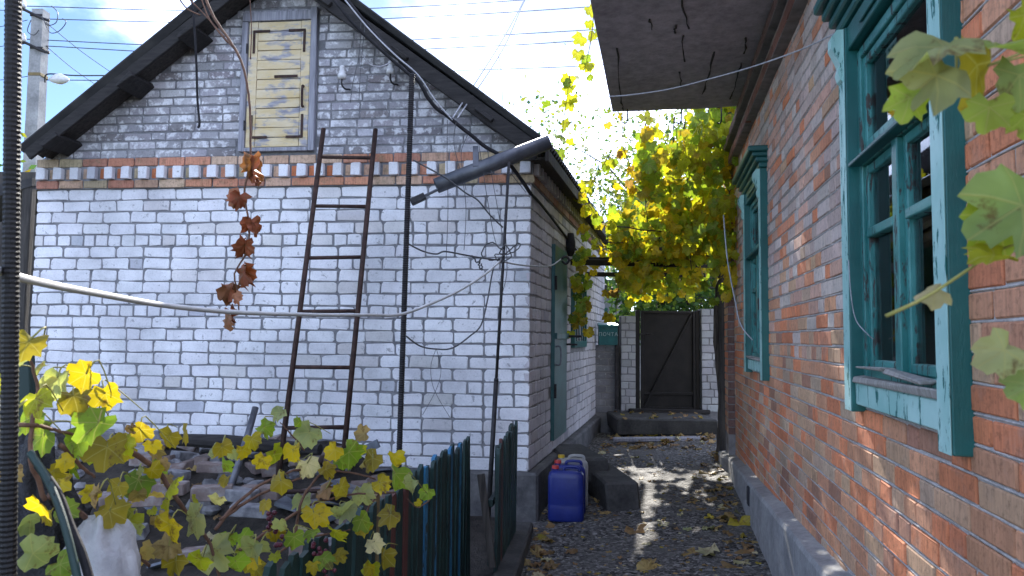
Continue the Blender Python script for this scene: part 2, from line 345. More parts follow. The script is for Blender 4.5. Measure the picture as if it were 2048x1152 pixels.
M['stone'] = pm('rubble_stone', [(0.3, (0.1, 0.1, 0.11)), (0.7, (0.3, 0.295, 0.3))], 14, 7, 0.9, 0.6, 60)
M['slate'] = pm('roofing_shard', [(0.3, (0.07, 0.08, 0.1)), (0.7, (0.17, 0.19, 0.22))], 12, 7, 0.6, 0.5, 60)
M['oldbrick'] = pm('old_brick', [(0.3, (0.13, 0.1, 0.09)), (0.5, (0.2, 0.15, 0.13)), (0.7, (0.3, 0.28, 0.27))], 9, 7, 0.9, 0.5, 60)
M['curtain'] = pm('curtain', [(0.3, (0.76, 0.76, 0.79)), (0.7, (0.88, 0.88, 0.9))], 5, 4, 0.9, 0.2, stretch=(8, 8, 0.5))
M['room'] = pm('dark_room', [(0.3, (0.02, 0.02, 0.025)), (0.7, (0.04, 0.04, 0.045))], 3, 3, 0.9, 0)
M['grape'] = pm('grape', [(0.3, (0.06, 0.01, 0.02)), (0.7, (0.16, 0.03, 0.05))], 20, 3, 0.3, 0)
M['greendoor'] = peelm('far_green_paint', (0.03, 0.12, 0.08), (0.05, 0.17, 0.12), (0.1, 0.1, 0.08), 0.66, 0.6)
M['render'] = pm('grey_render', [(0.3, (0.25, 0.25, 0.26)), (0.7, (0.42, 0.42, 0.43))], 4, 6, 0.9, 0.3)
def glassm():
    m = bpy.data.materials.new('window_glass'); m.use_nodes = True; nt = m.node_tree; nt.nodes.clear()
    o = nt.nodes.new('ShaderNodeOutputMaterial'); g = nt.nodes.new('ShaderNodeBsdfGlossy'); g.inputs['Roughness'].default_value = 0.02
    t = nt.nodes.new('ShaderNodeBsdfTransparent'); t.inputs[0].default_value = (0.95, 0.96, 0.96, 1)
    f = nt.nodes.new('ShaderNodeFresnel'); f.inputs[0].default_value = 1.45; s = nt.nodes.new('ShaderNodeMixShader')
    bp = nt.nodes.new('ShaderNodeBump'); bp.inputs['Strength'].default_value = 0.05; nt.links.new(tex(nt, 4, 2), bp.inputs['Height']); nt.links.new(bp.outputs[0], g.inputs['Normal'])
    nt.links.new(f.outputs[0], s.inputs[0]); nt.links.new(t.outputs[0], s.inputs[1]); nt.links.new(g.outputs[0], s.inputs[2]); nt.links.new(s.outputs[0], o.inputs[0]); return m
M['glass'] = glassm()

# ------------------------------------------------------------------ frames of reference
A_F, A_S, A_R = R(6.5), R(13.0), R(11.05)
PC = at(1059, 700, 6.4); PC.z = 0
fT, fN = V((-math.cos(A_F), math.sin(A_F), 0)), V((-math.sin(A_F), -math.cos(A_F), 0))      # facade: to the left, outwards
sT, sN = V((math.sin(A_S), math.cos(A_S), 0)), V((math.cos(A_S), -math.sin(A_S), 0))        # side wall: away, outwards
PR = V((1.2, 1.92, 0)); wT, wN = V((math.sin(A_R), math.cos(A_R), 0)), V((-math.cos(A_R), math.sin(A_R), 0))   # red house: away, outwards
UP = V((0, 0, 1))
def fac(x, y, off=0): return onplane(x, y, PC+fN*off, fN)
def fs(p): return (p-PC).dot(fT)
def fp(s, z, off=0): return PC + fT*s + fN*off + UP*z
def sid(x, y, off=0): return onplane(x, y, PC+sN*off, sN)
def ss(p): return (p-PC).dot(sT)
def sp_(s, z, off=0): return PC + sT*s + sN*off + UP*z
def rig(x, y, off=0): return onplane(x, y, PR+wN*off, wN)
def rs(p): return (p-PR).dot(wT)
def rp_(s, z, off=0): return PR + wT*s + wN*off + UP*z
def gz(x, y):
    xr = 1.1 + 0.1953*(y-1.92); yy = min(max(y, -2), 10.2)
    z = 0.04*yy - 0.174
    return z - 0.065*min(max(xr-x, 0), 2.0)

# ------------------------------------------------------------------ ground
def grid(xs, ys, zf):
    mb = MB(); n = len(ys)
    mb.add([(x, y, zf(x, y)) for x in xs for y in ys], [(i*n+j, (i+1)*n+j, (i+1)*n+j+1, i*n+j+1) for i in range(len(xs)-1) for j in range(n-1)]); return mb
xs = [-400, -100, -40, -20, -12]+[-8+0.5*i for i in range(33)]+[9, 12, 20, 40, 100, 400]
ys = [-60, -20, -8, -4]+[-2+0.5*i for i in range(26)]+[11.5, 13, 16, 20, 30, 60, 120, 300, 900]
struct('ground', grid(xs, ys, lambda x, y: gz(x, y)-0.05 if y < 12 else 0.2), M['earth'])
def pz(x, y): return gz(x, y)+0.012*mnoise.noise(V((x*2.2, y*2.2, 0)))+0.006*mnoise.noise(V((x*9, y*9, 3)))
def pathgrid():
    mb = MB(); nx, ny = 60, 230; vs = []
    for j in range(ny):
        y = -1.0+11.9*j/(ny-1)
        xl = -0.02+0.03*math.sin(y*2) if y < 6.4 else 0.13+(y-6.4)*0.231
        xr = 1.2+0.1953*(y-1.92) - 0.02
        for i in range(nx): x = xl+(xr-xl)*i/(nx-1); vs.append((x, y, pz(x, y)))
    return mb.add(vs, [(j*nx+i, j*nx+i+1, (j+1)*nx+i+1, (j+1)*nx+i) for j in range(ny-1) for i in range(nx-1)])
struct('path', pathgrid(), M['path'], True)
def bedz(x, y):
    d = -(V((x, y, 0))-PC).dot(-fN); d = (V((x, y, 0))-PC).dot(fN); s = (V((x, y, 0))-PC).dot(fT)
    heap = max(0, 0.6*(1-max(d, 0)/2.2))*max(0, min(1, (s-0.75)/0.9))*max(0, min(1, (5.5-s)/0.8))
    return gz(x, y)+0.02+heap+0.04*mnoise.noise(V((x*2, y*2, 5)))+0.02*mnoise.noise(V((x*7, y*7, 1)))
struct('garden_bed', grid([-9+0.12*i for i in range(int(9.0/0.12)+1)], [0.3+0.12*i for i in range(60)], lambda x, y: bedz(x, y)), M['soil'], True)

# ------------------------------------------------------------------ brick meshes
def brick_mesh(name, m, L, H, r, jit, seed, dep=0.05, bev=0.004):
    g = random.Random(seed); P = []
    n = [(-1, -1), (1, -1), (1, 1), (-1, 1)]; rr = [r*g.uniform(0.35, 1.5) for _ in range(4)]
    for k, (sx, sz) in enumerate(n):
        cx, cz = sx*L/2, sz*H/2; q = rr[k]
        a, b = (cx-sx*q*g.uniform(0.8, 1.5), cz), (cx, cz-sz*q)
        mid = (cx-sx*q*0.28, cz-sz*q*0.28)
        seq = [b, mid, a] if k % 2 == 1 else [a, mid, b]
        if k in (1, 3): seq = [b, mid, a] if False else seq
        P += seq
    # order counter-clockwise by angle
    P.sort(key=lambda p: math.atan2(p[1]/H, p[0]/L))
    P = [(x+g.uniform(-jit, jit), z+g.uniform(-jit, jit)) for x, z in P]
    k = len(P); bv = bev
    mb = MB(); v = [(x*(1-2*bv/L), 0.0, z*(1-2*bv/H)) for x, z in P]+[(x, bv, z) for x, z in P]+[(x, dep, z) for x, z in P]
    v = [(x, y+(g.uniform(-0.0015, 0.0015) if y == 0 else 0), z) for x, y, z in v]
    f = [tuple(range(k))]+[(k+i, k+(i+1) % k, (i+1) % k, i) for i in range(k)]+[(2*k+i, 2*k+(i+1) % k, k+(i+1) % k, k+i) for i in range(k)]
    mb.add(v, f); return mb, mb.mesh(name, m)
def variants(name, m, L, H, r, jit, n, seed): return [brick_mesh(name, m, L, H, r, jit, seed+i) for i in range(n)]
def W4(o, x, y, z): return Matrix(((x.x, y.x, z.x, o.x), (x.y, y.y, z.y, o.y), (x.z, y.z, z.z, o.z), (0, 0, 0, 1)))
def lay(bricks, par, name, maxn, matstuff, pf, T, N, proud, stuffname=None):
    """bricks: (s0,s1,z0,z1,col,variants,L,H); pf(s,z,off) world point; T direction of growing s; N outward."""
    items = []
    for b in bricks:
        s0, s1, z0, z1, col, vr, L, H = b
        c = pf((s0+s1)/2, (z0+z1)/2, proud+rnd.uniform(-0.002, 0.0025))
        a, bb = proj(pf(s0, z0)), proj(pf(s1, z1)); area = 0
        if a and bb and min(a[0], bb[0]) < 2048 and max(a[0], bb[0]) > 0 and min(a[1], bb[1]) < 1152 and max(a[1], bb[1]) > 0: area = abs(a[0]-bb[0])*abs(a[1]-bb[1])
        items.append((area, c, (s1-s0)/L, (z1-z0)/H, col, rnd.choice(vr)))
    items.sort(key=lambda t: -t[0])
    X = T if T.cross(-N).dot(UP) > 0 else -T
    X = UP.cross(N); Yv = -N
    rest = MB()
    for i, (ar, c, sx, sz, col, (mb, me)) in enumerate(items):
        tilt = rnd.uniform(-0.008, 0.008)
        Xt = (X+UP*tilt); Zt = (UP-X*tilt)
        Wm = W4(c, Xt*sx, Yv, Zt*sz)
        if i < maxn: inst(name, me, Wm, par, col)
        else: rest.add([Wm @ V(p) for p in mb.v], mb.f, col)
    if rest.v: part(stuffname or name+'s', rest, matstuff, par, kind='stuff')
def cj(c, j): 
    k = rnd.uniform(1-j, 1+j); return tuple(min(max(x*k*rnd.uniform(1-j*0.15, 1+j*0.15), 0), 1) for x in c)

# ------------------------------------------------------------------ white brick house
zb, zt = fac(1059, 944).z, fac(1063, 367).z
NC = 23; cw = (zt-zb)/NC
sL = fs(fac(62, 600)); SLEN = 6.2
house = thing('white_brick_house', 'whitewashed brick outbuilding with grey gable, orange dentil band and yellow attic door', 'house', PC)
zB1 = zt+0.078; zD = zB1+0.122; zB2 = zD+0.082
apex = fac(576, -46); gl, gr_ = fac(94, 314), fac(1037, 288)
def wallslab(p0, T, N, length, z0, z1, th=0.2):
    mb = MB(); mb.box(p0+T*length/2+UP*((z0+z1)/2)-N*th/2, T*length/2, N*th/2, UP*(z1-z0)/2, 0.001); return mb
mor = 0.007
facade = part('facade_wall', wallslab(PC-fN*mor-fT*0.0, fT, fN, sL-0.01, zb-0.005, zB2), M['mortar'], house)
wv = variants('white_brick', M['wbrick'], 0.25, 0.09, 0.016, 0.006, 14, 100)
wh = variants('white_brick_header', M['wbrick'], 0.12, 0.09, 0.014, 0.0045, 9, 200)
def wcol():
    t = rnd.random()
    if t < 0.02: return cj((0.52, 0.53, 0.57), 0.1)
    if t < 0.1: return cj((0.68, 0.66, 0.65), 0.07)
    return cj((0.78, 0.78, 0.8), 0.045)
def courses(length, headrows, par0, skip=(), pitch=0.264, dull=None):
    out = []
    for r in range(NC):
        z1 = zt-r*cw-0.007; z0 = zt-(r+1)*cw+0.007
        head = r in headrows; p = pitch*0.5 if head else pitch
        s = 0.0; k = 0; start = (0.5 if (r+par0) % 2 else 1.0)
        while s < length-0.03:
            wd = p if (k or head) else pitch*start
            if not head and rnd.random() < 0.05: wd *= 0.5
            wd *= rnd.uniform(0.97, 1.03)
            if head and rnd.random() < 0.25: wd *= rnd.uniform(0.85, 1.9)
            e = min(s+wd, length)
            if length-e < 0.05: e = length
            zz0, zz1 = z0+rnd.uniform(-0.003, 0.003), z1+rnd.uniform(-0.003, 0.003)
            a, b = s+(rnd.uniform(0.005, 0.011) if k else 0), e-rnd.uniform(0.005, 0.011)
            if not any(a < q[1] and b > q[0] and zz0 < q[3] and zz1 > q[2] for q in skip):
                out.append((a, b, zz0, zz1, tuple(c*d for c, d in zip(wcol(), dull)) if dull else wcol(), wv if b-a > 0.19 else wh, 0.25 if b-a > 0.19 else 0.12, 0.09))
            s = e; k += 1
    return out
lay(courses(sL, (4, 10, 16), 0), facade, 'white_brick', 300, M['wbrick_a'], fp, fT, fN, 0.0, 'outer_white_bricks')
# orange band with dentils
band = part('dentil_band', wallslab(PC+fN*0.015+fT*(-0.02), fT, fN, sL+0.02, zt-0.001, zB2+0.002, 0.05), M['mortar'], house)
ov = variants('orange_brick', M['obrick'], 0.25, 0.068, 0.008, 0.003, 6, 300)
oh = variants('orange_dentil_brick', M['obrick'], 0.07, 0.1, 0.007, 0.003, 5, 320)
dv_ = variants('white_dentil_brick', M['wbrick'], 0.075, 0.12, 0.01, 0.003, 5, 340)
OC = [(0.58, 0.27, 0.17), (0.56, 0.37, 0.26), (0.5, 0.4, 0.26), (0.6, 0.42, 0.3), (0.46, 0.22, 0.15)]
bl = []
for zz0, zz1 in ((zt+0.005, zB1-0.003), (zD+0.006, zB2-0.002)):
    s = -0.03
    while s < sL-0.05:
        e = min(s+0.255*rnd.uniform(0.9, 1.05), sL); bl.append((s, e-0.012, zz0, zz1, cj(rnd.choice(OC), 0.15), ov, 0.25, 0.068)); s = e
lay(bl, band, 'orange_brick', 300, None, fp, fT, fN, 0.028)
bl, bd = [], []
s = 0.0; k = 0
while s < sL-0.05:
    bd.append((s, s+0.084*rnd.uniform(0.92, 1.08), zB1+0.004, zD-0.006, wcol(), dv_, 0.075, 0.12))
    if s+0.165 < sL: bl.append((s+0.093, s+0.155, zB1+0.012, zD-0.014, cj(rnd.choice(OC[:4]+[(0.55, 0.18, 0.08)]), 0.12), oh, 0.07, 0.1))
    s += 0.167*rnd.uniform(0.97, 1.03)
lay(bd, band, 'dentil_brick', 300, None, fp, fT, fN, 0.072)
lay(bl, band, 'orange_dentil_brick', 300, None, fp, fT, fN, 0.018)
# gable
gz0 = zB2
def gedge(z):          # limits of the gable in s at height z (s grows to the left)
    t = (z-gl.z)/(apex.z-gl.z); sl = fs(gl)+(fs(apex)-fs(gl))*t
    t = (z-gr_.z)/(apex.z-gr_.z); sr = fs(gr_)+(fs(apex)-fs(gr_))*t
    return sr, sl
mb = MB(); a0, b0 = gedge(gz0); a1, b1 = gedge(apex.z-0.02)
mb.prism([fp(a0-0.02, gz0, -mor), fp(b0+0.02, gz0, -mor), fp(b1, apex.z, -mor), fp(a1, apex.z, -mor)], -fN*0.2)
gable = part('gable_wall', mb, M['mortar'], house)
gv = variants('grey_brick', M['gbrick'], 0.25, 0.066, 0.012, 0.004, 8, 400)
dq = [fac(486, 24), fac(636, 16), fac(632, 303), fac(483, 305)]
dS0, dS1, dZ0, dZ1 = fs(fac(634, 160)), fs(fac(485, 160)), fac(560, 304).z, fac(560, 20).z
gb = []; cg = 0.081; z = gz0; r = 0
while z < apex.z-0.06:
    lo0, hi0 = gedge(z); lo1, hi1 = gedge(z+cg); s = max(lo0, lo1)-0.06+rnd.uniform(0, 0.03); hi = min(hi0, hi1)+0.06; s -= 0.13*(r % 2); k = 0
    while s < hi-0.05:
        e = s+0.262*rnd.uniform(0.95, 1.05)
        if rnd.random() < 0.06: e = s+0.14
        a, b = max(s+0.007, max(lo0, lo1)-0.03), min(e-0.007, hi)
        segs = [(a, b)]
        if z+cg > dZ0 and z < dZ1: segs = [(a, min(b, dS0-0.012)), (max(a, dS1+0.012), b)]
        for a, b in segs:
            if b-a > 0.045:
                q = rnd.random(); col = cj((0.38, 0.37, 0.39), 0.15) if q < 0.6 else cj((0.5, 0.49, 0.51), 0.12) if q < 0.87 else cj((0.28, 0.26, 0.27), 0.15)
                gb.append((a, b, z+0.009, z+cg-0.006, col, gv, 0.25, 0.066))
        s = e; k += 1
    z += cg; r += 1
lay(gb, gable, 'grey_brick', 300, M['gbrick'], fp, fT, fN, 0.0)
# attic door
wdoor = dS1-dS0; hd = dZ1-dZ0; dm = (dS0+dS1)/2
door = part('attic_door', MB().box(fp(dm, (dZ0+dZ1)/2, -0.02), fT*wdoor/2, fN*0.03, UP*hd/2, 0.004), M['greywood'], house, label='attic hatch of faded yellow boards with rusty corner irons')
def dbx(name, s0, s1, z0, z1, o0, o1, m, par=door, ch=0.004, jit=0.0015): return part(name, MB().box(fp((s0+s1)/2, (z0+z1)/2, (o0+o1)/2), fT*(s1-s0)/2, fN*(o1-o0)/2, UP*(z1-z0)/2, ch, jit), m, par)
fw = 0.055
dbx('frame_post', dS0, dS0+fw, dZ0, dZ1, -0.01, 0.045, M['greywood']); dbx('frame_post', dS1-fw, dS1, dZ0, dZ1-0.12, -0.01, 0.045, M['greywood'])
dbx('frame_head', dS0+fw+0.002, dS1-0.002, dZ1-0.115, dZ1-0.03, -0.01, 0.043, M['greywood']); dbx('frame_sill', dS0+fw+0.002, dS1-fw-0.002, dZ0, dZ0+0.035, -0.01, 0.043, M['greywood'])
i0, i1, j0, j1 = dS0+fw+0.006, dS1-fw-0.006, dZ0+0.04, dZ1-0.12
sw = 0.085
dbx('stile', i0, i0+sw, j0, j1, 0.0, 0.03, M['yellow']); dbx('stile', i1-sw, i1, j0, j1, 0.0, 0.03, M['yellow'])
n = 13; ph = (j1-j0)/n
for q in range(n):
    dbx('plank', i0+sw+0.003, i1-sw-0.003, j0+q*ph+0.003, j0+(q+1)*ph-0.003, 0.0, 0.026+rnd.uniform(-0.002, 0.003), M['yellow'], ch=0.003)
for (cx, sx) in ((i0+sw-0.03, 1), (i1-sw+0.03, -1)):
    for (cz, sz) in ((j0+0.09, 1), (j1-0.09, -1)):
        b = MB(); b.box(fp(cx+sx*0.07, cz, 0.035), fT*0.08, fN*0.003, UP*0.011, 0.001); b.box(fp(cx, cz+sz*0.1, 0.0355), fT*0.011, fN*0.003, UP*0.105, 0.001)
        part('corner_iron', b, M['rust'], door)
b = MB(); hz = dZ0+hd*0.36
b.tube(smoothpts([fp(i0+0.05, hz-0.07, 0.03), fp(i0+0.05, hz-0.06, 0.06), fp(i0+0.05, hz+0.1, 0.06), fp(i0+0.05, hz+0.11, 0.03)]), 0.011, 6); part('handle', b, M['rust'], door)
b = MB(); b.box(fp(i0+0.22, dZ0+hd*0.52, 0.032), fT*0.11, fN*0.002, UP*0.012, 0.001, 0.002); part('hasp', b, M['rust'], door)
for q in (0.18, 0.72): part('hinge', MB().tube([fp(dS1-fw, dZ0+hd*q-0.045, 0.045), fp(dS1-fw, dZ0+hd*q+0.045, 0.045)], 0.009, 6), M['iron'], door)
# plinth
part('plinth', MB().box(fp(sL/2-0.03, (zb-0.5)/2-0.002, -0.11), fT*(sL/2+0.06), fN*0.17, UP*(zb+0.5)/2, 0.02, 0.01).box(sp_(SLEN/2, (zb-0.51)/2-0.004, -0.1), sT*(SLEN/2), sN*0.18, UP*(zb+0.49)/2, 0.02, 0.008), M['conc_d2'], house)
# side wall
def sidx(x, y): return ss(sid(x, y))
d0, d1 = sidx(1103, 700), sidx(1128, 700); dzt, dzb = sid(1103, 487).z, sid(1104, 880).z
w0, w1 = sidx(1143, 640), sidx(1168, 640); wzt, wzb = sid(1143, 560).z, sid(1150, 695).z
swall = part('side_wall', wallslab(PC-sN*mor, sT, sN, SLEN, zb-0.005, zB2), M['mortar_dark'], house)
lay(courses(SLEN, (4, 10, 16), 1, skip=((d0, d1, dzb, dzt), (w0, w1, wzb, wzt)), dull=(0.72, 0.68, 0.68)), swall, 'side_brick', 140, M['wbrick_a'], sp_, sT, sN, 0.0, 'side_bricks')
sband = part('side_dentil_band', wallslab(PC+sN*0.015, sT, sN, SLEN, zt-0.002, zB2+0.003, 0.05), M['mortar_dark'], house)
bl, bd = [], []; s = 0.05
while s < SLEN-0.3:
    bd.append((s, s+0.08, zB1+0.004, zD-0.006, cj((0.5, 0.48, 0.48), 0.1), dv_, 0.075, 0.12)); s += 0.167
for zz0, zz1 in ((zt+0.005, zB1-0.003), (zD+0.006, zB2-0.002)):
    s = 0.0
    while s < SLEN-0.3:
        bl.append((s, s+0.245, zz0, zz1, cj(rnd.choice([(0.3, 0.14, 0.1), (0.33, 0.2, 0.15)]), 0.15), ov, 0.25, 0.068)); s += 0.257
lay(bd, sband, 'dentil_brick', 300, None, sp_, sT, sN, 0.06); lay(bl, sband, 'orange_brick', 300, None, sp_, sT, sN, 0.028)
# side door and window
sd = part('side_door', MB().box(sp_((d0+d1)/2, (dzb+dzt)/2, 0.012), sT*(d1-d0)/2, sN*0.02, UP*(dzt-dzb)/2, 0.003), M['tealmetal'], house, label='narrow dark teal sheet metal door in side wall')
b = MB(); zz = sid(1112, 672).z; b.box(sp_((d0+d1)/2, zz, 0.045), sT*(d1-d0)*0.5, sN*0.012, UP*0.03, 0.003); part('locking_bar', b, M['tealmetal'], sd)
part('bolt', MB().tube([sp_(d1-0.02, zz+0.0, 0.05), sp_(d1-0.02, zz, 0.2)], 0.013, 8).tube([sp_(d1-0.02, zz-0.09, 0.03), sp_(d1-0.02, zz-0.09, 0.15)], 0.01, 8), M['iron'], sd)
for q in (0.25, 0.8): part('hinge', MB().tube([sp_(d0, dzb+(dzt-dzb)*q-0.07, 0.04), sp_(d0, dzb+(dzt-dzb)*q+0.07, 0.04)], 0.014, 8), M['iron'], sd)
part('handle', MB().tube(smoothpts([sp_(d0+0.06, dzb+0.75, 0.03), sp_(d0+0.06, dzb+0.76, 0.08), sp_(d0+0.06, dzb+0.92, 0.08), sp_(d0+0.06, dzb+0.93, 0.03)]), 0.009, 6), M['zinc'], sd)
swd = part('side_window', MB().box(sp_((w0+w1)/2, (wzb+wzt)/2, -0.05), sT*(w1-w0)/2, sN*0.02, UP*(wzt-wzb)/2, 0.002), M['room'], house, label='small teal barred window in side wall')
for (a, b_, c_, d_) in ((w0, w0+0.07, wzb, wzt), (w1-0.07, w1, wzb, wzt), (w0+0.072, w1-0.072, wzt-0.07, wzt), (w0+0.072, w1-0.072, wzb, wzb+0.08)):
    part('frame', MB().box(sp_((a+b_)/2, (c_+d_)/2, 0.01), sT*(b_-a)/2, sN*0.03, UP*(d_-c_)/2, 0.003), M['teal'], swd)
for q in range(1, 5): part('bar', MB().tube([sp_(w0+(w1-w0)*q/5, wzb+0.03, 0.03), sp_(w0+(w1-w0)*q/5, wzt-0.03, 0.03)], 0.009, 6), M['tealmetal'], swd)
part('pane', MB().box(sp_((w0+w1)/2, (wzb+wzt)/2, -0.02), sT*((w1-w0)/2-0.06), sN*0.002, UP*((wzt-wzb)/2-0.06), 0.0005), M['glass'], swd)
# roof
RO = 0.32
Lf, Rf, Af = fac(36, 300, RO), fac(543, -109, RO), fac(1098, 292, RO)
def slope(p, q, name, n=64):
    mb = MB(); ln = SLEN+RO+0.1; vs = []
    dn = (q-p).cross(sT); dn = dn if dn.z > 0 else -dn; dn.normalize()
    for i in range(n*4+1):
        h = 0.02*math.cos(i*math.pi/2); o = sT*(ln*i/(n*4))
        for k in range(2):
            for r in (p, q): vs.append(r+o+dn*(h+(0.012 if k else 0)))
    fcs = []
    for i in range(n*4):
        a, b = i*4, i*4+4
        fcs += [(a, a+1, b+1, b), (a+2, b+2, b+3, a+3), (a, b, b+2, a+2), (a+1, a+3, b+3, b+1)]
    fcs += [(0, 2, 3, 1)]
    mb.add(vs, fcs); return part(name, mb, M['roof'], house)
rl = slope(Lf, Rf+UP*0.03, 'roof_sheet'); rr_ = slope(Af, Rf+UP*0.05, 'roof_sheet')
def alongboard(name, p, q, dz0, dz1, off0, off1, m, par):
    dr = (q-p).normalized(); dn = dr.cross(fN); dn = dn if dn.z > 0 else -dn; dn.normalize()
    c = (p+q)/2+dn*((dz0+dz1)/2)-fN*((off0+off1)/2)
    return part(name, MB().box(c, (q-p)/2, dn*(dz1-dz0)/2, fN*(off1-off0)/2, 0.004, 0.003), m, par)
Rd = Rf-UP*0.02
alongboard('barge_board', Lf+(Rd-Lf)*0.01, Rd, -0.125, -0.025, 0.02, 0.05, M['darkwoodx'], house)
alongboard('barge_board', Af+(Rd-Af)*0.01, Rd, -0.15, -0.025, 0.02, 0.05, M['darkwoodx'], house)
alongboard('soffit_board', Lf+(Rd-Lf)*0.02, Rd, -0.06, -0.03, 0.055, RO, M['darkwood'], house)
alongboard('soffit_board', Af+(Rd-Af)*0.02, Rd, -0.06, -0.03, 0.055, RO, M['darkwood'], house)
for t, sg in ((0.10, 1), (0.40, 1), (0.64, 1), (0.985, 1), (0.2, -1), (0.5, -1), (0.78, -1)):
    p, q = (Lf, Rd) if sg > 0 else (Af, Rd)
    if t > 0.97: t = 0.93
    dr = (q-p).normalized(); dn = dr.cross(fN); dn = dn if dn.z > 0 else -dn; dn.normalize()
    c = p+(q-p)*t-dn*(0.115 if sg > 0 else 0.1)-fN*(RO/2-0.01)
    part('purlin_end', MB().box(c, dr*0.09, dn*0.022, fN*(RO/2+0.01), 0.006, 0.006), M['darkwoodx'], house)
ex = MB()
eA = Af+sT*0.0; ex.bar(Af+sT*0.02-UP*0.07-sN*0.02, Af+sT*(SLEN+0.3)-UP*0.07-sN*0.02, 0.03, 0.1); part('eaves_board', ex, M['darkwood'], house)
part('eaves_soffit', MB().box(Af+sT*(SLEN/2+0.2)-UP*0.05-sN*0.2, sT*(SLEN/2), sN*0.17, UP*0.012, 0.002), M['darkwood'], house)
# hidden back and left walls so that the house is whole
part('rear_wall', wallslab(PC+fT*sL+sT*0.1, sT, -sN, SLEN-0.1, zb-0.3, zB2), M['mortar'], house)

# ------------------------------------------------------------------ red brick house
zcor = 3.34; zslab = 3.62; S0, S1 = -1.6, rs(rig(1469, 700))
rhouse = thing('red_brick_house', 'long red brick house with teal windows, concrete plinth and overhanging slab', 'house', PR)
pa, pb = rig(1694, 1148), rig(1457, 895)
def ptop(s): return pa.z+(pb.z-pa.z)*(s-rs(pa))/(rs(pb)-rs(pa)) if s > 0.6 else pa.z+(pb.z-pa.z)*(0.6-rs(pa))/(rs(pb)-rs(pa))
WW, WZ0, WZ1 = 1.13, 1.2, 2.95
win_s = [(rs(rig(1896, 550, 0.05))+WW/2), (rs(rig(1522.5, 550, 0.05))+WW/2)]
mbw = MB()
def wpiece(s0, s1, z0, z1): mbw.box(rp_((s0+s1)/2, (z0+z1)/2, -0.2-mor), wT*(s1-s0)/2, wN*0.2, UP*(z1-z0)/2, 0.0005)
op = [(c-WW/2+0.08, c+WW/2-0.08) for c in win_s]; oz0, oz1 = WZ0+0.1, WZ1-0.15
edges = [S0, op[0][0], op[0][1], op[1][0], op[1][1], S1+0.1]
for i in range(0, 5, 2): wpiece(edges[i], edges[i+1], -0.4, zcor)
for a, b in op: wpiece(a, b, -0.4, oz0); wpiece(a, b, oz1, zcor)
rwall = part('brick_wall', mbw, M['mortar_l'], rhouse)
rv = variants('red_brick', M['rbrick'], 0.25, 0.065, 0.006, 0.0022, 9, 500); rh = variants('red_brick_header', M['rbrick'], 0.12, 0.065, 0.006, 0.0022, 7, 520)
RC = [((0.72, 0.26, 0.125), 0.27), ((0.66, 0.33, 0.19), 0.3), ((0.62, 0.39, 0.24), 0.25), ((0.56, 0.4, 0.28), 0.1), ((0.45, 0.23, 0.15), 0.08)]
RG_ = [((0.64, 0.54, 0.48), 0.34), ((0.6, 0.46, 0.4), 0.28), ((0.66, 0.4, 0.3), 0.2), ((0.7, 0.3, 0.17), 0.18)]
def rcol(z=0, s=0):
    t = rnd.random(); pal = RG_ if rnd.random() < min(max((z-1.3)/0.7, 0), 1)*min(max((s-0.6)/0.8, 0), 1)*0.9 else RC
    for c, p in pal:
        t -= p
        if t < 0: return cj(c, 0.12)
    return cj(pal[0][0], 0.1)
cR = 0.08; zan = rig(1955.5, 767.4).z; r0_ = int(math.floor((0.2-zan)/cR)); rb = []
beads = MB(); rowi = r0_
while zan+rowi*cR < zcor-0.01:
    z = zan+rowi*cR; s = S0+rnd.uniform(0, 0.13)+(0.13 if rowi % 2 else 0); k = 0
    hrow = rowi % 6 == 0
    pts = []
    while s < S1-0.03:
        t = rnd.random(); Lb = 0.13 if (hrow and t < 0.85) or t < 0.25 else 0.26
        e = min(s+Lb*rnd.uniform(0.97, 1.03), S1); a, b = s+0.0045, e-0.0045
        if b-a > 0.03 and z+0.05 > ptop((a+b)/2):
            wob = 0.004*mnoise.noise(V((s*3, rowi*7.3, 0)))
            segs = [(a, b)]
            for (o0, o1) in op:
                if z+cR-0.01 > oz0 and z < oz1: segs = [q for (x, y) in segs for q in ((x, min(y, o0)), (max(x, o1), y)) if q[1]-q[0] > 0.02]
            for (x, y) in segs:
                rb.append((x, y, z+0.0055+wob, z+cR-0.0055+wob, rcol(z, x), rv if y-x > 0.19 else rh, 0.25 if y-x > 0.19 else 0.12, 0.065))
        s = e
    # raised ribbon joint under the course
    n = 260; prev = None
    for i in range(n+1):
        s = S0+(S1-S0)*i/n; wob = 0.004*mnoise.noise(V((s*3, rowi*7.3, 0)))
        inwin = any(o0-0.02 < s < o1+0.02 and oz0 < z < oz1 for o0, o1 in op) or z < ptop(s)-0.02
        if inwin:
            if len(pts) > 2: beads.tube(pts, 0.0042, 5)
            pts = []
        else: pts.append(rp_(s, z+wob+0.001*mnoise.noise(V((s*25, rowi*3.1, 4))), -0.005))
    if len(pts) > 2: beads.tube(pts, 0.0042, 5)
    rowi += 1
lay(rb, rwall, 'red_brick', 300, M['rbrick_a'], rp_, wT, wN, 0.0, 'farther_red_bricks')
part('ribbon_joints', beads, M['mortar_l'], rhouse, True, kind='stuff')
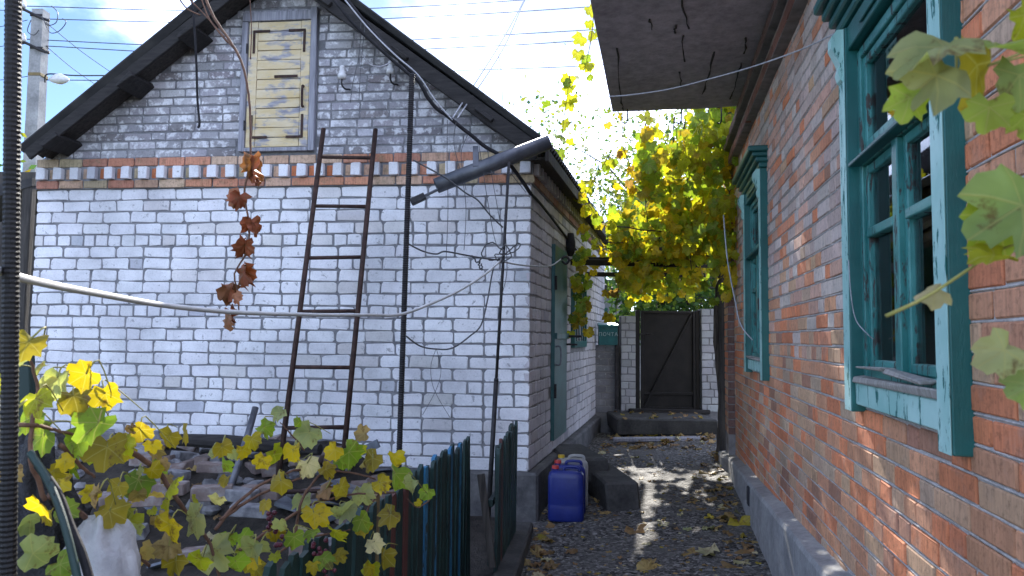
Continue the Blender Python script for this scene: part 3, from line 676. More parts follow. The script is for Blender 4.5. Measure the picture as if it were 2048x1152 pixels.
# corner pilaster
pil = part('pilaster', MB().box(rp_(S1+0.2, (zcor-0.4)/2, -0.02), wT*0.19, wN*0.085, UP*(zcor+0.4)/2, 0.002), M['mortar_dark'], rhouse)
pbk = []; i = 0; z = zan+r0_*cR+0.3
pfront = lambda s, z, off=0: PR+wT*(S1+0.003)+wN*s-wT*off+UP*z
pside = lambda s, z, off=0: rp_(S1+0.01+s, z, 0.068+off)
while z < zcor-0.08:
    if i % 2: lst = [(-0.03, 0.068)]
    else: lst = [(-0.03, 0.068)]
    lay([(a, b-0.0, z+0.006, z+cR-0.006, cj((0.2, 0.12, 0.1), 0.2), rh, 0.12, 0.065) for a, b in lst], pil, 'pilaster_brick', 9, None, pfront, wN, -wT, 0.0)  # camera-facing bricks darker: their shade is painted into the brick colour
    lst = [(0, 0.25), (0.26, 0.38)] if i % 2 else [(0, 0.12), (0.13, 0.38)]
    lay([(a, b, z+0.006, z+cR-0.006, rcol(), rv if b-a > 0.19 else rh, 0.25 if b-a > 0.19 else 0.12, 0.065) for a, b in lst], pil, 'pilaster_brick', 9, None, pside, wT, wN, 0.0)
    z += cR; i += 1
# cornice courses
zc = zcor
SC = S1+0.6
cor = part('cornice', MB().box(rp_((S0+SC)/2, (zcor+zslab)/2, -0.1), wT*(SC-S0)/2, wN*0.12, UP*(zslab-zcor)/2, 0.001), M['mortar_dark'], rhouse)
for lvl, (pr, cc) in enumerate(((0.075, (0.22, 0.1, 0.075)), (0.05, (0.3, 0.25, 0.23)), (0.105, (0.2, 0.13, 0.12)))):
    lst = []; s = S0
    while s < SC-0.1:
        lst.append((s+0.005, s+0.255, zcor+lvl*0.085+0.004, zcor+lvl*0.085+0.079, cj(cc, 0.15), rv, 0.25, 0.065)); s += 0.26
    lay(lst, cor, 'cornice_brick', 100, M['rbrick_a'], rp_, wT, wN, pr)
    part('cornice_bed', MB().box(rp_((S0+SC)/2, zcor+lvl*0.085+0.0415, (pr-0.004)/2), wT*(SC-S0)/2-V((0, 0, 0)), wN*(pr-0.004)/2, UP*0.04, 0.001), M['mortar_dark'], cor)
# plinth
mb = MB(); n = 40; vs = []
for i in range(n+1):
    s = S0+(S1+0.42-S0)*i/n; q = 0.008*mnoise.noise(V((s*3, 0, 0))); zz = ptop(s)+q; o = 0.095+0.012*mnoise.noise(V((s*2, 4, 0)))
    if s > S1: o += 0.05
    vs += [rp_(s, -0.4, o+0.015), rp_(s, zz-0.03, o), rp_(s, zz-0.006, o-0.012), rp_(s, zz+0.012, -0.02)]
mb.add(vs, [(i*4+k, i*4+k+1, i*4+k+5, i*4+k+4) for i in range(n) for k in range(3)])
pl = part('plinth', mb, M['conc'], rhouse)
vp = rig(1497, 992, 0.1); sv = rs(vp)
part('vent_hole', MB().box(rp_(sv, vp.z, 0.085), wT*0.05, wN*0.025, UP*0.075, 0.01), M['room'], pl)
# windows
def make_window(cs, first):
    lab = 'teal window with flaking paint and curtain' if first else 'teal window farther along with carved head'
    wn_ = part('window', MB().box(rp_(cs, (oz0+oz1)/2, -0.38), wT*(WW/2), wN*0.01, UP*(oz1-oz0+0.2)/2, 0.002), M['room'], rhouse, label=lab)
    def bx(nm, s0, s1, z0, z1, o0, o1, m='teal', ch=0.004, jit=0.0012): return part(nm, MB().box(rp_(cs+(s0+s1)/2, (z0+z1)/2, (o0+o1)/2), wT*(s1-s0)/2, wN*(o1-o0)/2, UP*(z1-z0)/2, ch, jit), M[m], wn_)
    h = WW/2; cwid = 0.095
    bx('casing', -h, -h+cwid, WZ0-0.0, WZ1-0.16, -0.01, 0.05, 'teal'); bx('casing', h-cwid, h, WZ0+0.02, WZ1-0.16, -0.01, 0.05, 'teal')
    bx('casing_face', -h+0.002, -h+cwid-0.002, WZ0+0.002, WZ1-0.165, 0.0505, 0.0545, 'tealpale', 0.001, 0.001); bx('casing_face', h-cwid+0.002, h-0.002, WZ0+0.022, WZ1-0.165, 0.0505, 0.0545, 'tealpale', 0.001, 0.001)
    # sill apron and head
    bx('apron', -h+cwid+0.002, h-cwid-0.002, WZ0+0.05, WZ0+0.135, 0.0, 0.035, 'tealpale'); bx('sill_board', -h+cwid+0.002, h-cwid-0.002, WZ0+0.137, WZ0+0.165, 0.007, 0.045, 'palewood', jit=0.006)
    bx('frieze', -h+0.002, h-0.002, WZ1-0.26, WZ1-0.16, -0.012, 0.04, 'teal')
    bx('frieze_panel', -0.25, 0.25, WZ1-0.235, WZ1-0.185, 0.041, 0.052, 'teal')
    for k, (o, z0, z1) in enumerate(((0.06, -0.158, -0.12), (0.085, -0.119, -0.08), (0.11, -0.079, -0.045), (0.14, -0.044, 0.0))):
        bx('cornice_moulding', -h-0.02-k*0.012, h+0.02+k*0.012, WZ1+z0, WZ1+z1, -0.012, o, 'teal', 0.008)
    for sx in (-1, 1):      # scroll brackets
        cx = sx*(h-cwid/2); b = MB(); prof = [(0.051, 0), (0.075, -0.0), (0.098, -0.03), (0.1, -0.075), (0.078, -0.12), (0.066, -0.15), (0.074, -0.18), (0.066, -0.21), (0.051, -0.225)]
        b.prism([rp_(cs+cx-0.03, WZ1-0.162+z, o) for o, z in prof], wT*0.06); part('scroll_bracket', b, M['tealpale'], wn_)
    # box frame
    ix = h-cwid+0.01; zb0, zb1 = WZ0+0.15, WZ1-0.27
    bx('frame_post', -ix, -ix+0.05, zb0, zb1, -0.14, 0.004, 'teal2'); bx('frame_post', ix-0.05, ix, zb0, zb1, -0.14, 0.004, 'teal2')
    bx('frame_head', -ix+0.052, ix-0.052, zb1-0.04, zb1, -0.14, 0.004, 'teal2'); bx('frame_bottom', -ix+0.052, ix-0.052, zb0, zb0+0.04, -0.14, 0.004, 'teal2')
    tz = zb0+(zb1-zb0)*0.66
    bx('transom', -ix+0.052, ix-0.052, tz-0.03, tz+0.03, -0.14, 0.006, 'teal2'); bx('drip_board', -ix+0.03, ix-0.03, tz-0.028, tz-0.01, 0.004, 0.05, 'tealmetal')
    bx('mullion', -0.03, 0.03, zb0+0.042, tz-0.032, -0.13, 0.012, 'teal2')
    def sash(s0, s1, z0, z1, bars=()):
        t = 0.036; o0, o1 = -0.045, -0.008
        bx('sash_stile', s0, s0+t, z0, z1, o0, o1, 'teal2'); bx('sash_stile', s1-t, s1, z0, z1, o0, o1, 'teal2')
        bx('sash_rail', s0+t+0.001, s1-t-0.001, z0, z0+t, o0, o1, 'teal2'); bx('sash_rail', s0+t+0.001, s1-t-0.001, z1-t, z1, o0, o1, 'teal2')
        zz = [z0+t]+[z0+(z1-z0)*b for b in bars]+[z1-t]
        for b in zz[1:-1]: bx('glazing_bar', s0+t+0.001, s1-t-0.001, b-0.018, b+0.018, o0, o1+0.01, 'teal2')
        for i in range(len(zz)-1):
            bx('pane', s0+t-0.004, s1-t+0.004, zz[i]+0.001, zz[i+1]-0.001, -0.03, -0.027, 'glass', 0.0004, 0)
    sash(-ix+0.052, ix-0.052, tz+0.032, zb1-0.042); sash(-ix+0.052, -0.032, zb0+0.042, tz-0.032, (0.66,)); sash(0.032, ix-0.052, zb0+0.042, tz-0.032, (0.66,))
    # curtain
    b = MB(); n = 60; vs = []
    for i in range(n+1):
        s = -ix+2*ix*i/n
        o = -0.048+0.008*math.sin(i*1.1)+0.005*math.sin(i*2.7)
        vs += [rp_(cs+s, zb0, o), rp_(cs+s, zb1, o)]
    fcs = [(2*i, 2*i+2, 2*i+3, 2*i+1) for i in range(n) if not 26 < i < 29]
    b.add(vs, fcs); part('curtain', b, M['curtain'], wn_, True)
    for a, bb in ((-ix-0.02, -ix-0.001), (ix+0.001, ix+0.02)): bx('reveal', a, bb, oz0, oz1, -0.37, -0.02, 'render', 0.001, 0)
    if first:
        for sx, zq, tl in ((-0.16, 0.19, 0.05), (0.22, 0.215, -0.08)):
            part('loose_lath', MB().bar(rp_(cs+sx-0.17, WZ0+zq-0.012, 0.03), rp_(cs+sx+0.17, WZ0+zq+tl*0.2, 0.032), 0.05, 0.018, UP, 0.004, 0.006), M['palewood'], wn_)
make_window(win_s[0], True); make_window(win_s[1], False)
# overhanging slab: real concrete slab with soffit boards marks as ribs
fl, fr = onz(1225, 225, zslab), onz(1478, 213, zslab)
sF = rs(fl); wd_s = (fl-PR).dot(wN)
mb = MB(); th = 0.14
n1, n2 = 46, 14; vs = []
sN0 = 1.3
def sl_pt(i, j): return sN0+(sF-sN0)*i/n1 + (rs(fr)-sF)*(1-j/n2)*(i/n1), -0.05+(wd_s+0.05)*j/n2
for i in range(n1+1):
    for j in range(n2+1):
        s, o = sl_pt(i, j); vs.append(rp_(s, zslab+0.012*mnoise.noise(V((s*1.5, o*3, 0)))+(0.02 if s > 1.9 and False else 0), o))
k = len(vs); vs += [V(v)+UP*th for v in vs]
fcs = []
I = lambda i, j: i*(n2+1)+j
for i in range(n1):
    for j in range(n2): fcs += [(I(i, j), I(i, j+1), I(i+1, j+1), I(i+1, j)), (k+I(i, j), k+I(i+1, j), k+I(i+1, j+1), k+I(i, j+1))]
for i in range(n1): fcs += [(I(i, n2), k+I(i, n2), k+I(i+1, n2), I(i+1, n2)), (I(i, 0), I(i+1, 0), k+I(i+1, 0), k+I(i, 0))]
for j in range(n2): fcs += [(I(n1, j), I(n1, j+1), k+I(n1, j+1), k+I(n1, j)), (I(0, j), k+I(0, j), k+I(0, j+1), I(0, j+1))]
mb.add(vs, fcs); slab = part('overhang_slab', mb, M['slab'], rhouse, label='grey cracked concrete overhang slab')
def und(x, y, dz=0.0): p = onz(x, y, zslab-0.012-dz); return p
for pts in ([(1362, 0), (1378, 60)], [(1352, 55), (1350, 68)], [(1365, 75), (1368, 125)], [(1492, 78), (1490, 108)], [(1430, 105), (1417, 150), (1405, 190)], [(1235, 100), (1240, 190), (1247, 222)], [(1360, 145), (1362, 175)], [(1482, 128), (1470, 175), (1460, 200)], [(1300, 40), (1306, 62)]):
    q = [und(*p) for p in pts]; qq = smoothpts(q, 5) if len(q) > 2 else [q[0].lerp(q[1], t/5) for t in range(6)]
    part('crack', MB().tube([p+V((rnd.uniform(-0.008, 0.008), rnd.uniform(-0.01, 0.01), 0.008)) for p in qq], [0.0075*rnd.uniform(0.3, 1.3) for _ in qq], 5), M['conc_d'], slab)
for x in (1255, 1362, 1442):
    p = onz(x, 221, zslab); p2 = p+wT*-0.03
    part('hook', MB().tube(smoothpts([p2+UP*0.02, p2-UP*0.1, p2-UP*0.13+wN*0.02, p2-UP*0.12+wN*0.04]), 0.007, 6), M['iron'], slab)
# roof and remaining walls of the house
part('roof', MB().box(rp_((S0+SC)/2, 4.85, -1.55), wT*((SC-S0)/2), (wN*-1.8+UP*0.9), (UP*0.03+wN*0.015), 0.002), M['roof'], rhouse)
part('end_wall', MB().box(rp_(S1+0.4, 1.55, -2.0), wT*0.1, wN*1.9, UP*2.0, 0.002), M['mortar_dark'], rhouse)

# ------------------------------------------------------------------ gate, gate walls, mailbox
YG = 11.2
def gp(x, y, dY=0.0): return at(x, y, YG-dY)
zg0 = gp(1330, 822).z; zg1 = gp(1330, 622).z
def gx(x): return gp(x, 720).x
gate = thing('yard_gate', 'dark sheet metal gate with diagonal brace at end of path', 'gate', (gx(1333), YG, zg0))
X0, X1 = gx(1271), gx(1399)
def gbx(nm, x0, x1, z0, z1, y0, y1, m, par, ch=0.004, jit=0): return part(nm, MB().box(((x0+x1)/2, YG+(y0+y1)/2, (z0+z1)/2), V(((x1-x0)/2, 0, 0)), V((0, (y1-y0)/2, 0)), V((0, 0, (z1-z0)/2)), ch, jit), m, par)
gbx('frame_post', X0, X0+0.06, zg0-0.1, zg1+0.01, -0.03, 0.03, M['gate'], gate); gbx('frame_post', X1-0.06, X1, zg0-0.1, zg1+0.01, -0.03, 0.03, M['gate'], gate)
gbx('leaf_sheet', X0+0.075, X1-0.065, zg0+0.02, zg1, -0.002, 0.002, M['gate'], gate)
for a, b, c, d in ((X0+0.075, X0+0.115, zg0+0.02, zg1), (X1-0.105, X1-0.065, zg0+0.02, zg1), (X0+0.116, X1-0.106, zg1-0.04, zg1), (X0+0.116, X1-0.106, zg0+0.02, zg0+0.06), (X0+0.116, X1-0.106, zg0+0.24, zg0+0.28)):
    gbx('leaf_rail', a, b, c, d, -0.035, -0.003, M['gate'], gate)
part('diagonal_brace', MB().bar((X0+0.13, YG-0.02, zg0+0.07), (X1-0.12, YG-0.02, zg1-0.05), 0.03, 0.035, (0, 1, 0)), M['gate'], gate)
part('latch', MB().box((X0+0.13, YG-0.05, zg1-0.35), (0.07, 0, 0), (0, 0.012, 0), (0, 0, 0.012), 0.003).tube([(X0+0.17, YG-0.05, zg1-0.35), (X0+0.17, YG-0.1, zg1-0.35), (X0+0.25, YG-0.1, zg1-0.35)], 0.008, 6), M['iron'], gate)
gv1 = variants('pillar_brick', M['wbrick'], 0.25, 0.09, 0.012, 0.004, 6, 700); gv2 = variants('pillar_brick_header', M['wbrick'], 0.12, 0.09, 0.012, 0.004, 5, 720)
def pillar(nm, label, x0, x1, z0, z1, colf, yf, rows, cat, mor_):
    t = thing(nm, label, cat, ((x0+x1)/2, YG, z0-0.3)); c = gbx('core', x0+0.004, x1-0.004, z0-0.4, z1, -yf, 0.15, mor_, t)
    h = (z1-z0)/rows; lst = []
    for r in range(rows):
        wds = (x1-x0); cut = rnd.uniform(0.42, 0.62)*wds if (r % 2) else rnd.choice((0.0, 0.3, 0.7))*wds
        for a, b in ((0, cut), (cut, wds)):
            if b-a > 0.04: lst.append((a+0.006, b-0.006, z0+r*h+0.007, z0+(r+1)*h-0.007, colf(), gv1 if b-a > 0.18 else gv2, 0.25 if b-a > 0.18 else 0.12, 0.09))
    lay(lst, c, 'brick', 100, None, lambda s, z, off=0: V((x0+s, YG-yf-0.006-off, z)), V((1, 0, 0)), V((0, -1, 0)), 0.0)
    return t
pillar('gate_pillar', 'white brick gate pillar between mailbox and dark gate', gx(1240), gx(1270), zg0, gp(1250, 632).z, lambda: cj((0.38, 0.38, 0.39), 0.15), 0.08, 13, 'pillar', M['mortar'])
pillar('gate_pillar', 'white brick gate pillar right of gate beside old wooden post', gx(1400), gx(1436), zg0, gp(1410, 618).z, lambda: cj((0.46, 0.47, 0.49), 0.15), 0.08, 14, 'pillar', M['mortar'])
mw = pillar('brick_wall', 'low grey brick wall under teal mailbox', gx(1186), gx(1238), zg0-0.04, gp(1210, 690).z, lambda: cj((0.19, 0.19, 0.2), 0.15), 0.0, 10, 'wall', M['mortar_dark'])
# mailbox
mx0, mx1, mz0, mz1 = gx(1195), gx(1232), gp(1210, 690).z, gp(1210, 646).z
mbx = thing('mailbox', 'small teal metal mailbox with pale lettering on wall by gate', 'mailbox', ((mx0+mx1)/2, YG-0.1, mz0))
my0, my1 = YG-0.17, YG-0.05
part('body', MB().box(((mx0+mx1)/2, (my0+my1)/2, (mz0+mz1)/2-0.02), ((mx1-mx0)/2, 0, 0), (0, (my1-my0)/2, 0), (0, 0, (mz1-mz0)/2-0.02), 0.006), M['mail'], mbx)
part('lid', MB().prism([(mx0-0.01, my0-0.02, mz1-0.055), (mx0-0.01, my1, mz1-0.04), (mx0-0.01, my1, mz1+0.005), (mx0-0.01, my0-0.01, mz1-0.03)], (mx1-mx0+0.02, 0, 0)), M['mail'], mbx)
part('slot_flap', MB().box(((mx0+mx1)/2, my0-0.006, mz1-0.085), (0.09, 0, 0), (0, 0.006, 0), (0, 0, 0.016), 0.002), M['tealmetal'], mbx)
part('bracket_post', MB().box(((mx0+mx1)/2+0.15, my1+0.02, mz0-0.3), (0.03, 0, 0), (0, 0.03, 0), (0, 0, 0.65), 0.003), M['iron'], mbx)
tcv = bpy.data.curves.new('lettering', 'FONT'); tcv.body = 'ПОЧТА'; tcv.size = 0.075; tcv.align_x = 'CENTER'; tcv.extrude = 0.003; tcv.space_character = 1.15
to = bpy.data.objects.new('t', tcv); C.objects.link(to); bpy.context.view_layer.update()
tme = bpy.data.meshes.new_from_object(to.evaluated_get(bpy.context.evaluated_depsgraph_get())); bpy.data.objects.remove(to)
tme.materials.clear(); tme.materials.append(M['mailtext'])
lt = inst('lettering', tme, Matrix.Translation(((mx0+mx1)/2, my0-0.004, (mz0+mz1)/2-0.03)) @ Matrix.Rotation(R(90), 4, 'X'), mbx)
# steps before the gate
def rough_slab(name, label, c, hx, hy, hz, m, cat='step', jit=0.012, n=7):
    mb = MB(); vs = []; fcs = []
    import itertools
    base = MB().box(c, hx, hy, hz, 0.02, jit)
    return single(name, base, m, label, cat)
sx0, sx1 = onz(1236, 838, zg0+0.01).x, onz(1428, 838, zg0+0.01).x
YS = onz(1330, 838, zg0).y
rough_slab('concrete_step', 'damp concrete step slab directly before dark gate', ((sx0+sx1)/2+0.05, (YS+YG)/2+0.05, zg0-0.12), (0.68, 0.02, 0), (0, (YG-YS)/2, 0), (0, 0, 0.11), M['conc_d'])
rough_slab('threshold_beam', 'dark wooden threshold beam under the gate', ((X0+X1)/2, YG-0.1, zg0+0.01), (0.6, 0, 0), (0, 0.06, 0), (0, 0, 0.03), M['darkwoodx'], 'threshold')
rough_slab('timber_beam', 'grey timber lying across path below gate step', (1.95, YS-0.28, gz(1.9, YS-0.3)+0.03), (0.62, 0.03, 0), (0, 0.05, 0), (0, 0, 0.03), M['greywood'], 'beam')
b1 = MB(); 
rough_slab('concrete_block', 'weathered concrete block step below teal side door', (0.66, 7.58, 0.26), (0.205, 0.05, 0), (-0.09, 0.46, 0), (0, 0, 0.115), M['conc_d'], 'step', 0.025)
rough_slab('concrete_block', 'low concrete block standing by path right of plastic canisters', (0.92, 7.1, 0.1), (0.15, 0.03, 0), (-0.06, 0.56, 0), (0, 0, 0.14), M['conc_d'], 'step', 0.025)
# canisters
def canister(name, label, c, wd, dp, ht, m, capm, rot):
    t = thing(name, label, 'canister', c); Rm = Matrix.Rotation(rot, 3, 'Z'); c = V(c)
    mb = MB(); N_ = 24; rings = []
    prof = [(0.0, 0.9), (0.02, 0.98), (0.05, 1.0), (0.3, 1.0), (0.33, 0.985), (0.36, 1.0), (0.86, 1.0), (0.93, 0.96), (0.97, 0.86), (1.0, 0.72)]
    vs = []
    for h, k in prof:
        for i in range(N_):
            th = 2*math.pi*i/N_; cx, sy = math.cos(th), math.sin(th); e = 0.35
            x = math.copysign(abs(cx)**e, cx)*wd/2*k; y = math.copysign(abs(sy)**e, sy)*dp/2*k
            vs.append(c+Rm @ V((x, y, h*ht)))
    fcs = [(i*N_+k, i*N_+(k+1) % N_, (i+1)*N_+(k+1) % N_, (i+1)*N_+k) for i in range(len(prof)-1) for k in range(N_)]
    fcs += [tuple((len(prof)-1)*N_+k for k in range(N_))]
    mb.add(vs, fcs); part('body', mb, m, t, True)
    q = lambda x, y, z: c+Rm @ V((x, y, z))
    part('handle', MB().tube(smoothpts([q(-0.02, 0, ht-0.01), q(-0.005, 0, ht+0.025), q(wd*0.33, 0, ht+0.025), q(wd*0.38, 0, ht-0.01)], 5), 0.014, 8), m, t, True)
    part('neck', MB().tube([q(-wd*0.3, 0, ht-0.01), q(-wd*0.3, 0, ht+0.012)], 0.026, 12), m, t)
    part('cap', MB().tube([q(-wd*0.3, 0, ht+0.01), q(-wd*0.3, 0, ht+0.034)], 0.03, 14), capm, t)
for i, (lab, m, cp, x, y) in enumerate((('front blue plastic canister with red cap', 'blue', 'redp', 0.47, 6.33), ('middle blue plastic canister with red cap behind the front one', 'blue', 'redp', 0.505, 6.56), ('grey plastic canister with yellow cap, rear of the three', 'greyp', 'yelp', 0.55, 6.8))):
    canister('plastic_canister', lab, (x, y, gz(x, y)+0.005), 0.3, 0.17, 0.41, M[m], M[cp], R(-6+3*i))

# ------------------------------------------------------------------ fence, kerb, ladder, posts
def fence(label, A, B, n, cols, h=0.93, wd=0.052, loc=None):
    A, B = V(A), V(B); t = thing('picket_fence', label, 'fence', (A+B)/2)
    d = (B-A); dn = d.normalized(); nn = V((dn.y, -dn.x, 0))
    for i in range(n):
        p = A+d*(i+0.5)/n; hh = h+rnd.uniform(-0.025, 0.025); p.z = gz(p.x, p.y)+0.03; tl = rnd.uniform(-0.015, 0.015)
        w2 = wd/2*rnd.uniform(0.85, 1.1); tp = rnd.uniform(0.55, 0.9)
        top = p+UP*hh+dn*tl+nn*rnd.uniform(-0.012, 0.012)
        th = nn*rnd.uniform(0.016, 0.022)
        poly = [p-dn*w2, p+dn*w2, top+dn*w2-UP*0.03, top+dn*w2*tp, top-dn*w2*tp*rnd.uniform(0.7, 1.1)-UP*rnd.uniform(0, 0.015), top-dn*w2-UP*0.035]
        part('picket', MB().prism(poly, th), M[cols(i)], t)
    for hz in (0.18, 0.55):
        a, b = V((A.x, A.y, gz(A.x, A.y)+hz)), V((B.x, B.y, gz(B.x, B.y)+hz))
        part('rail', MB().bar(a+nn*-0.022, b+nn*-0.022, 0.03, 0.045), M['fgreen'], t)
    return t
fA, fB = (-0.83, 2.1), (-0.27, 4.95)
special = {}
def fcol(i):
    if i in (30, 33, 38, 41): return 'fblue'
    if i in (22, 25): return 'fred'
    if i == 19: return 'ftan'
    return 'fgreen'
fence('dark green picket fence with a few blue pickets in front of rubble', (*fA, 0), (*fB, 0), 46, fcol, 0.93)
fence('short green picket fence section beside house corner', (-0.1, 4.78, 0), (0.03, 5.75, 0), 14, lambda i: 'fred' if i == 3 else 'fgreen', 0.88)
single('loose_picket', MB().bar(at(962, 948, 4.75), at(985, 1135, 4.7), 0.045, 0.02, (0, 1, 0), 0.003, 0.003), M['darkwood'], 'loose dark wooden picket leaning in the fence gap', 'picket')
single('concrete_kerb', MB().box(V((0.02, 5.2, gz(0, 5.2)+0.04)), V((0.1, 0.85, 0)), V((0.075, -0.008, 0)), UP*0.075, 0.015, 0.008), M['conc_d'], 'damp concrete kerb between garden bed and path', 'kerb')
# ladder
lad = thing('ladder', 'rusty steel ladder leaning against white brick wall', 'ladder', at(620, 1000, 5.45))
def ladpt(x, y): 
    t = (y-258)/(857-258); Y = 1/((1-t)/6.5+t/5.62); return at(x, y, Y)
def lrail(x0, y0, x1, y1): return [ladpt(x0+(x1-x0)*t/8, y0+(y1-y0)*t/8) for t in range(9)]
part('rail', MB().tube([ladpt(647, 258), ladpt(556, 960)], 0.021, 10), M['rust'], lad, True); part('rail', MB().tube([ladpt(751, 259), ladpt(684, 945)], 0.021, 10), M['rust'], lad, True)
def lx(y, k): return (647-91*(y-258)/702) if k == 0 else (751-67*(y-259)/686)
for yl, yr in ((314, 316), (412, 413), (516, 514), (623, 622), (734, 735), (856, 854), (985, 980)):
    part('rung', MB().tube([ladpt(lx(yl, 0), yl), ladpt(lx(yr, 1), yr)], 0.0155, 8), M['rust'], lad, True)
def ribbed(p0, p1, r, pitch, amp):
    p0, p1 = V(p0), V(p1); n = int((p1-p0).length/pitch)*2; pts = [p0.lerp(p1, i/n) for i in range(n+1)]
    return MB().tube(pts, [r+(amp if i % 2 else 0) for i in range(n+1)], 10)
mp0, mp1 = at(824, 148, 5.3), at(795, 1010, 5.15)
single('rebar_post', ribbed(mp0, mp1, 0.017, 0.016, 0.005), M['iron'], 'tall ribbed steel rebar post standing before white wall', 'post', loc=mp1)
single('rebar_post', ribbed(at(31, -420, 1.36), at(15, 1250, 1.36), 0.0135, 0.009, 0.0012), M['gate'], 'thick ribbed rebar post close at left edge', 'post', loc=at(16, 1250, 1.36))
pq = MB(); tp0, tp1 = at(1018, 325, 5.55), at(976, 1040, 5.3); mid = tp0.lerp(tp1, 0.63)
pq.tube([tp0, mid], 0.011, 8); pq.tube([mid-UP*0.0, tp1], 0.017, 8); pq.tube([mid+(tp0-tp1).normalized()*0.02, mid], 0.0165, 8)
single('steel_pole', pq, M['iron'], 'thin dark steel pole near house corner carrying tangled wires', 'pole', loc=tp1, smooth=True)
single('steel_pipe', MB().tube([at(511, 815, 6.0), at(497, 865, 5.9), at(452, 1005, 5.3)], 0.026, 10), M['zinc'], 'grey steel pipe leaning on rubble by the wall', 'pipe', smooth=True)
# gutter
g0, g1 = at(872, 372, 5.85), at(1098, 284, 5.95); gt = thing('rain_gutter', 'detached grey metal gutter length slanting under the eaves', 'gutter', (g0+g1)/2)
def openpipe(a, b, r, t=0.004, n=18):
    mb = MB(); d = (b-a).normalized(); u = d.orthogonal().normalized(); v = d.cross(u); vs = []
    for rr2 in (r, r-t):
        for p in (a, b):
            for k in range(n): th_ = 2*math.pi*k/n; vs.append(p+(u*math.cos(th_)+v*math.sin(th_))*rr2)
    fcs = []
    for k in range(n):
        k2 = (k+1) % n; fcs += [(k, k2, n+k2, n+k), (2*n+k, 3*n+k, 3*n+k2, 2*n+k2), (k, 2*n+k, 2*n+k2, k2), (n+k, n+k2, 3*n+k2, 3*n+k)]
    return mb.add(vs, fcs)
part('trough', openpipe(g0, g1, 0.062), M['zinc'], gt, True)
gd = (g0-g1).normalized()
part('end_tongue', MB().bar(g0-gd*0.02-UP*0.035, at(828, 402, 5.85), 0.055, 0.012, UP, 0.002), M['zinc'], gt)
part('tongue_tip', MB().bar(at(850, 392, 5.84), at(822, 405, 5.84), 0.07, 0.05, UP, 0.003), M['iron'], gt)
gm = g0.lerp(g1, 0.35); part('strap', MB().bar(gm+UP*0.02-V((0, 0.06, 0)), at(951, 292, 5.95), 0.006, 0.045, (1, 0, 0), 0.001), M['zinc'], gt)
# insulators on hooks
for x, y, lab in ((684, 158, 'white porcelain insulator on iron hook nearer the attic door'), (781, 148, 'white porcelain insulator on iron hook nearer the rebar post')):
    p = fac(x, y, 0.13); t = thing('insulator', lab, 'insulator', p); q_ = 1.35
    prof = [(-0.0, 0.028), (0.03, 0.03), (0.034, 0.024), (0.05, 0.024), (0.055, 0.017), (0.07, 0.017), (0.078, 0.02), (0.09, 0.012)]
    part('porcelain', MB().tube([p+UP*h*q_ for h, r in prof], [r*q_ for h, r in prof], 12), M['porc'], t, True)
    part('hook', MB().tube(smoothpts([p+UP*0.01, p-UP*0.05, p-UP*0.08+fN*-0.03-fT*0.02, p-UP*0.06-fN*0.1-fT*0.03, p-UP*0.05-fN*0.15-fT*0.03]), 0.008, 7), M['iron'], t, True)

# ------------------------------------------------------------------ cables and wires
def wire(name, label, pts, r, m, cat='wire', group=None, k=6, wob=0.0):
    P = smoothpts([at(*p) for p in pts], k)
    if wob: P = [p+V((rnd.uniform(-wob, wob) for _ in range(3))) for p in P]
    return single(name, MB().tube(P, r, 6), M[m], label, cat, group, smooth=True)
wire('cable', 'thick white cable sagging across the yard to the steel pole', [(-60, 522, 1.25), (60, 560, 1.5), (200, 588, 1.9), (340, 612, 2.4), (480, 625, 2.9), (640, 630, 3.6), (740, 630, 4.1), (800, 629, 4.5), (860, 608, 4.8), (920, 580, 5.05), (970, 548, 5.3), (1002, 520, 5.48)], 0.0095, 'cablew', 'cable')
wire('cable', 'thick black service cable bundle running along roof edge to house corner', [(668, -30, 5.7), (705, 15, 5.7), (760, 80, 5.75), (832, 155, 5.8), (862, 205, 5.85), (905, 240, 5.9), (960, 285, 5.95), (1015, 325, 6.0), (1062, 388, 6.2)], 0.016, 'cableb', 'cable', wob=0.003)
wire('cable', 'thin black cable sagging below the thick bundle', [(660, -10, 5.68), (700, 40, 5.68), (735, 75, 5.7), (790, 125, 5.72), (830, 158, 5.74)], 0.013, 'cableb', 'cable')
wire('cable', 'pale cable strand twisted along the thick bundle', [(690, 0, 5.62), (738, 58, 5.66), (790, 110, 5.68), (836, 150, 5.72), (870, 200, 5.78), (905, 240, 5.82)], 0.006, 'wirel', 'cable')
wire('cable', 'black cable clipped along side wall to the door lamp', [(1062, 388, 6.25), (1078, 404, 6.6), (1105, 438, 7.3), (1128, 468, 8.1), (1160, 510, 9.2)], 0.012, 'cableb', 'cable')
for i, (l, pts) in enumerate((('left of two twisted wires rising from roof edge to sky', [(905, 236, 5.9), (1000, 88, 7.5), (1048, 0, 9), (1075, -60, 10)]), ('right of two twisted wires rising from roof edge to sky', [(915, 236, 5.9), (1005, 100, 7.5), (1046, 8, 9), (1082, -60, 10)]))):
    wire('wire', l, pts, 0.007, 'wirel')
wire('wire', 'thin wire end hanging from the twisted sky wires', [(994, 95, 7.4), (1002, 140, 7.4), (1006, 215, 7.4)], 0.003, 'wire')
wire('wire', 'dark wire from rebar post down to steel pole', [(826, 320, 5.3), (890, 355, 5.35), (930, 385, 5.4), (955, 400, 5.42), (980, 430, 5.45), (1006, 455, 5.48)], 0.006, 'wire')
wire('wire', 'wire twisted between rebar post and pole at mid height', [(815, 487, 5.25), (845, 502, 5.3), (872, 508, 5.3), (890, 503, 5.32), (930, 510, 5.38), (970, 517, 5.42), (1000, 520, 5.46)], 0.006, 'wire')
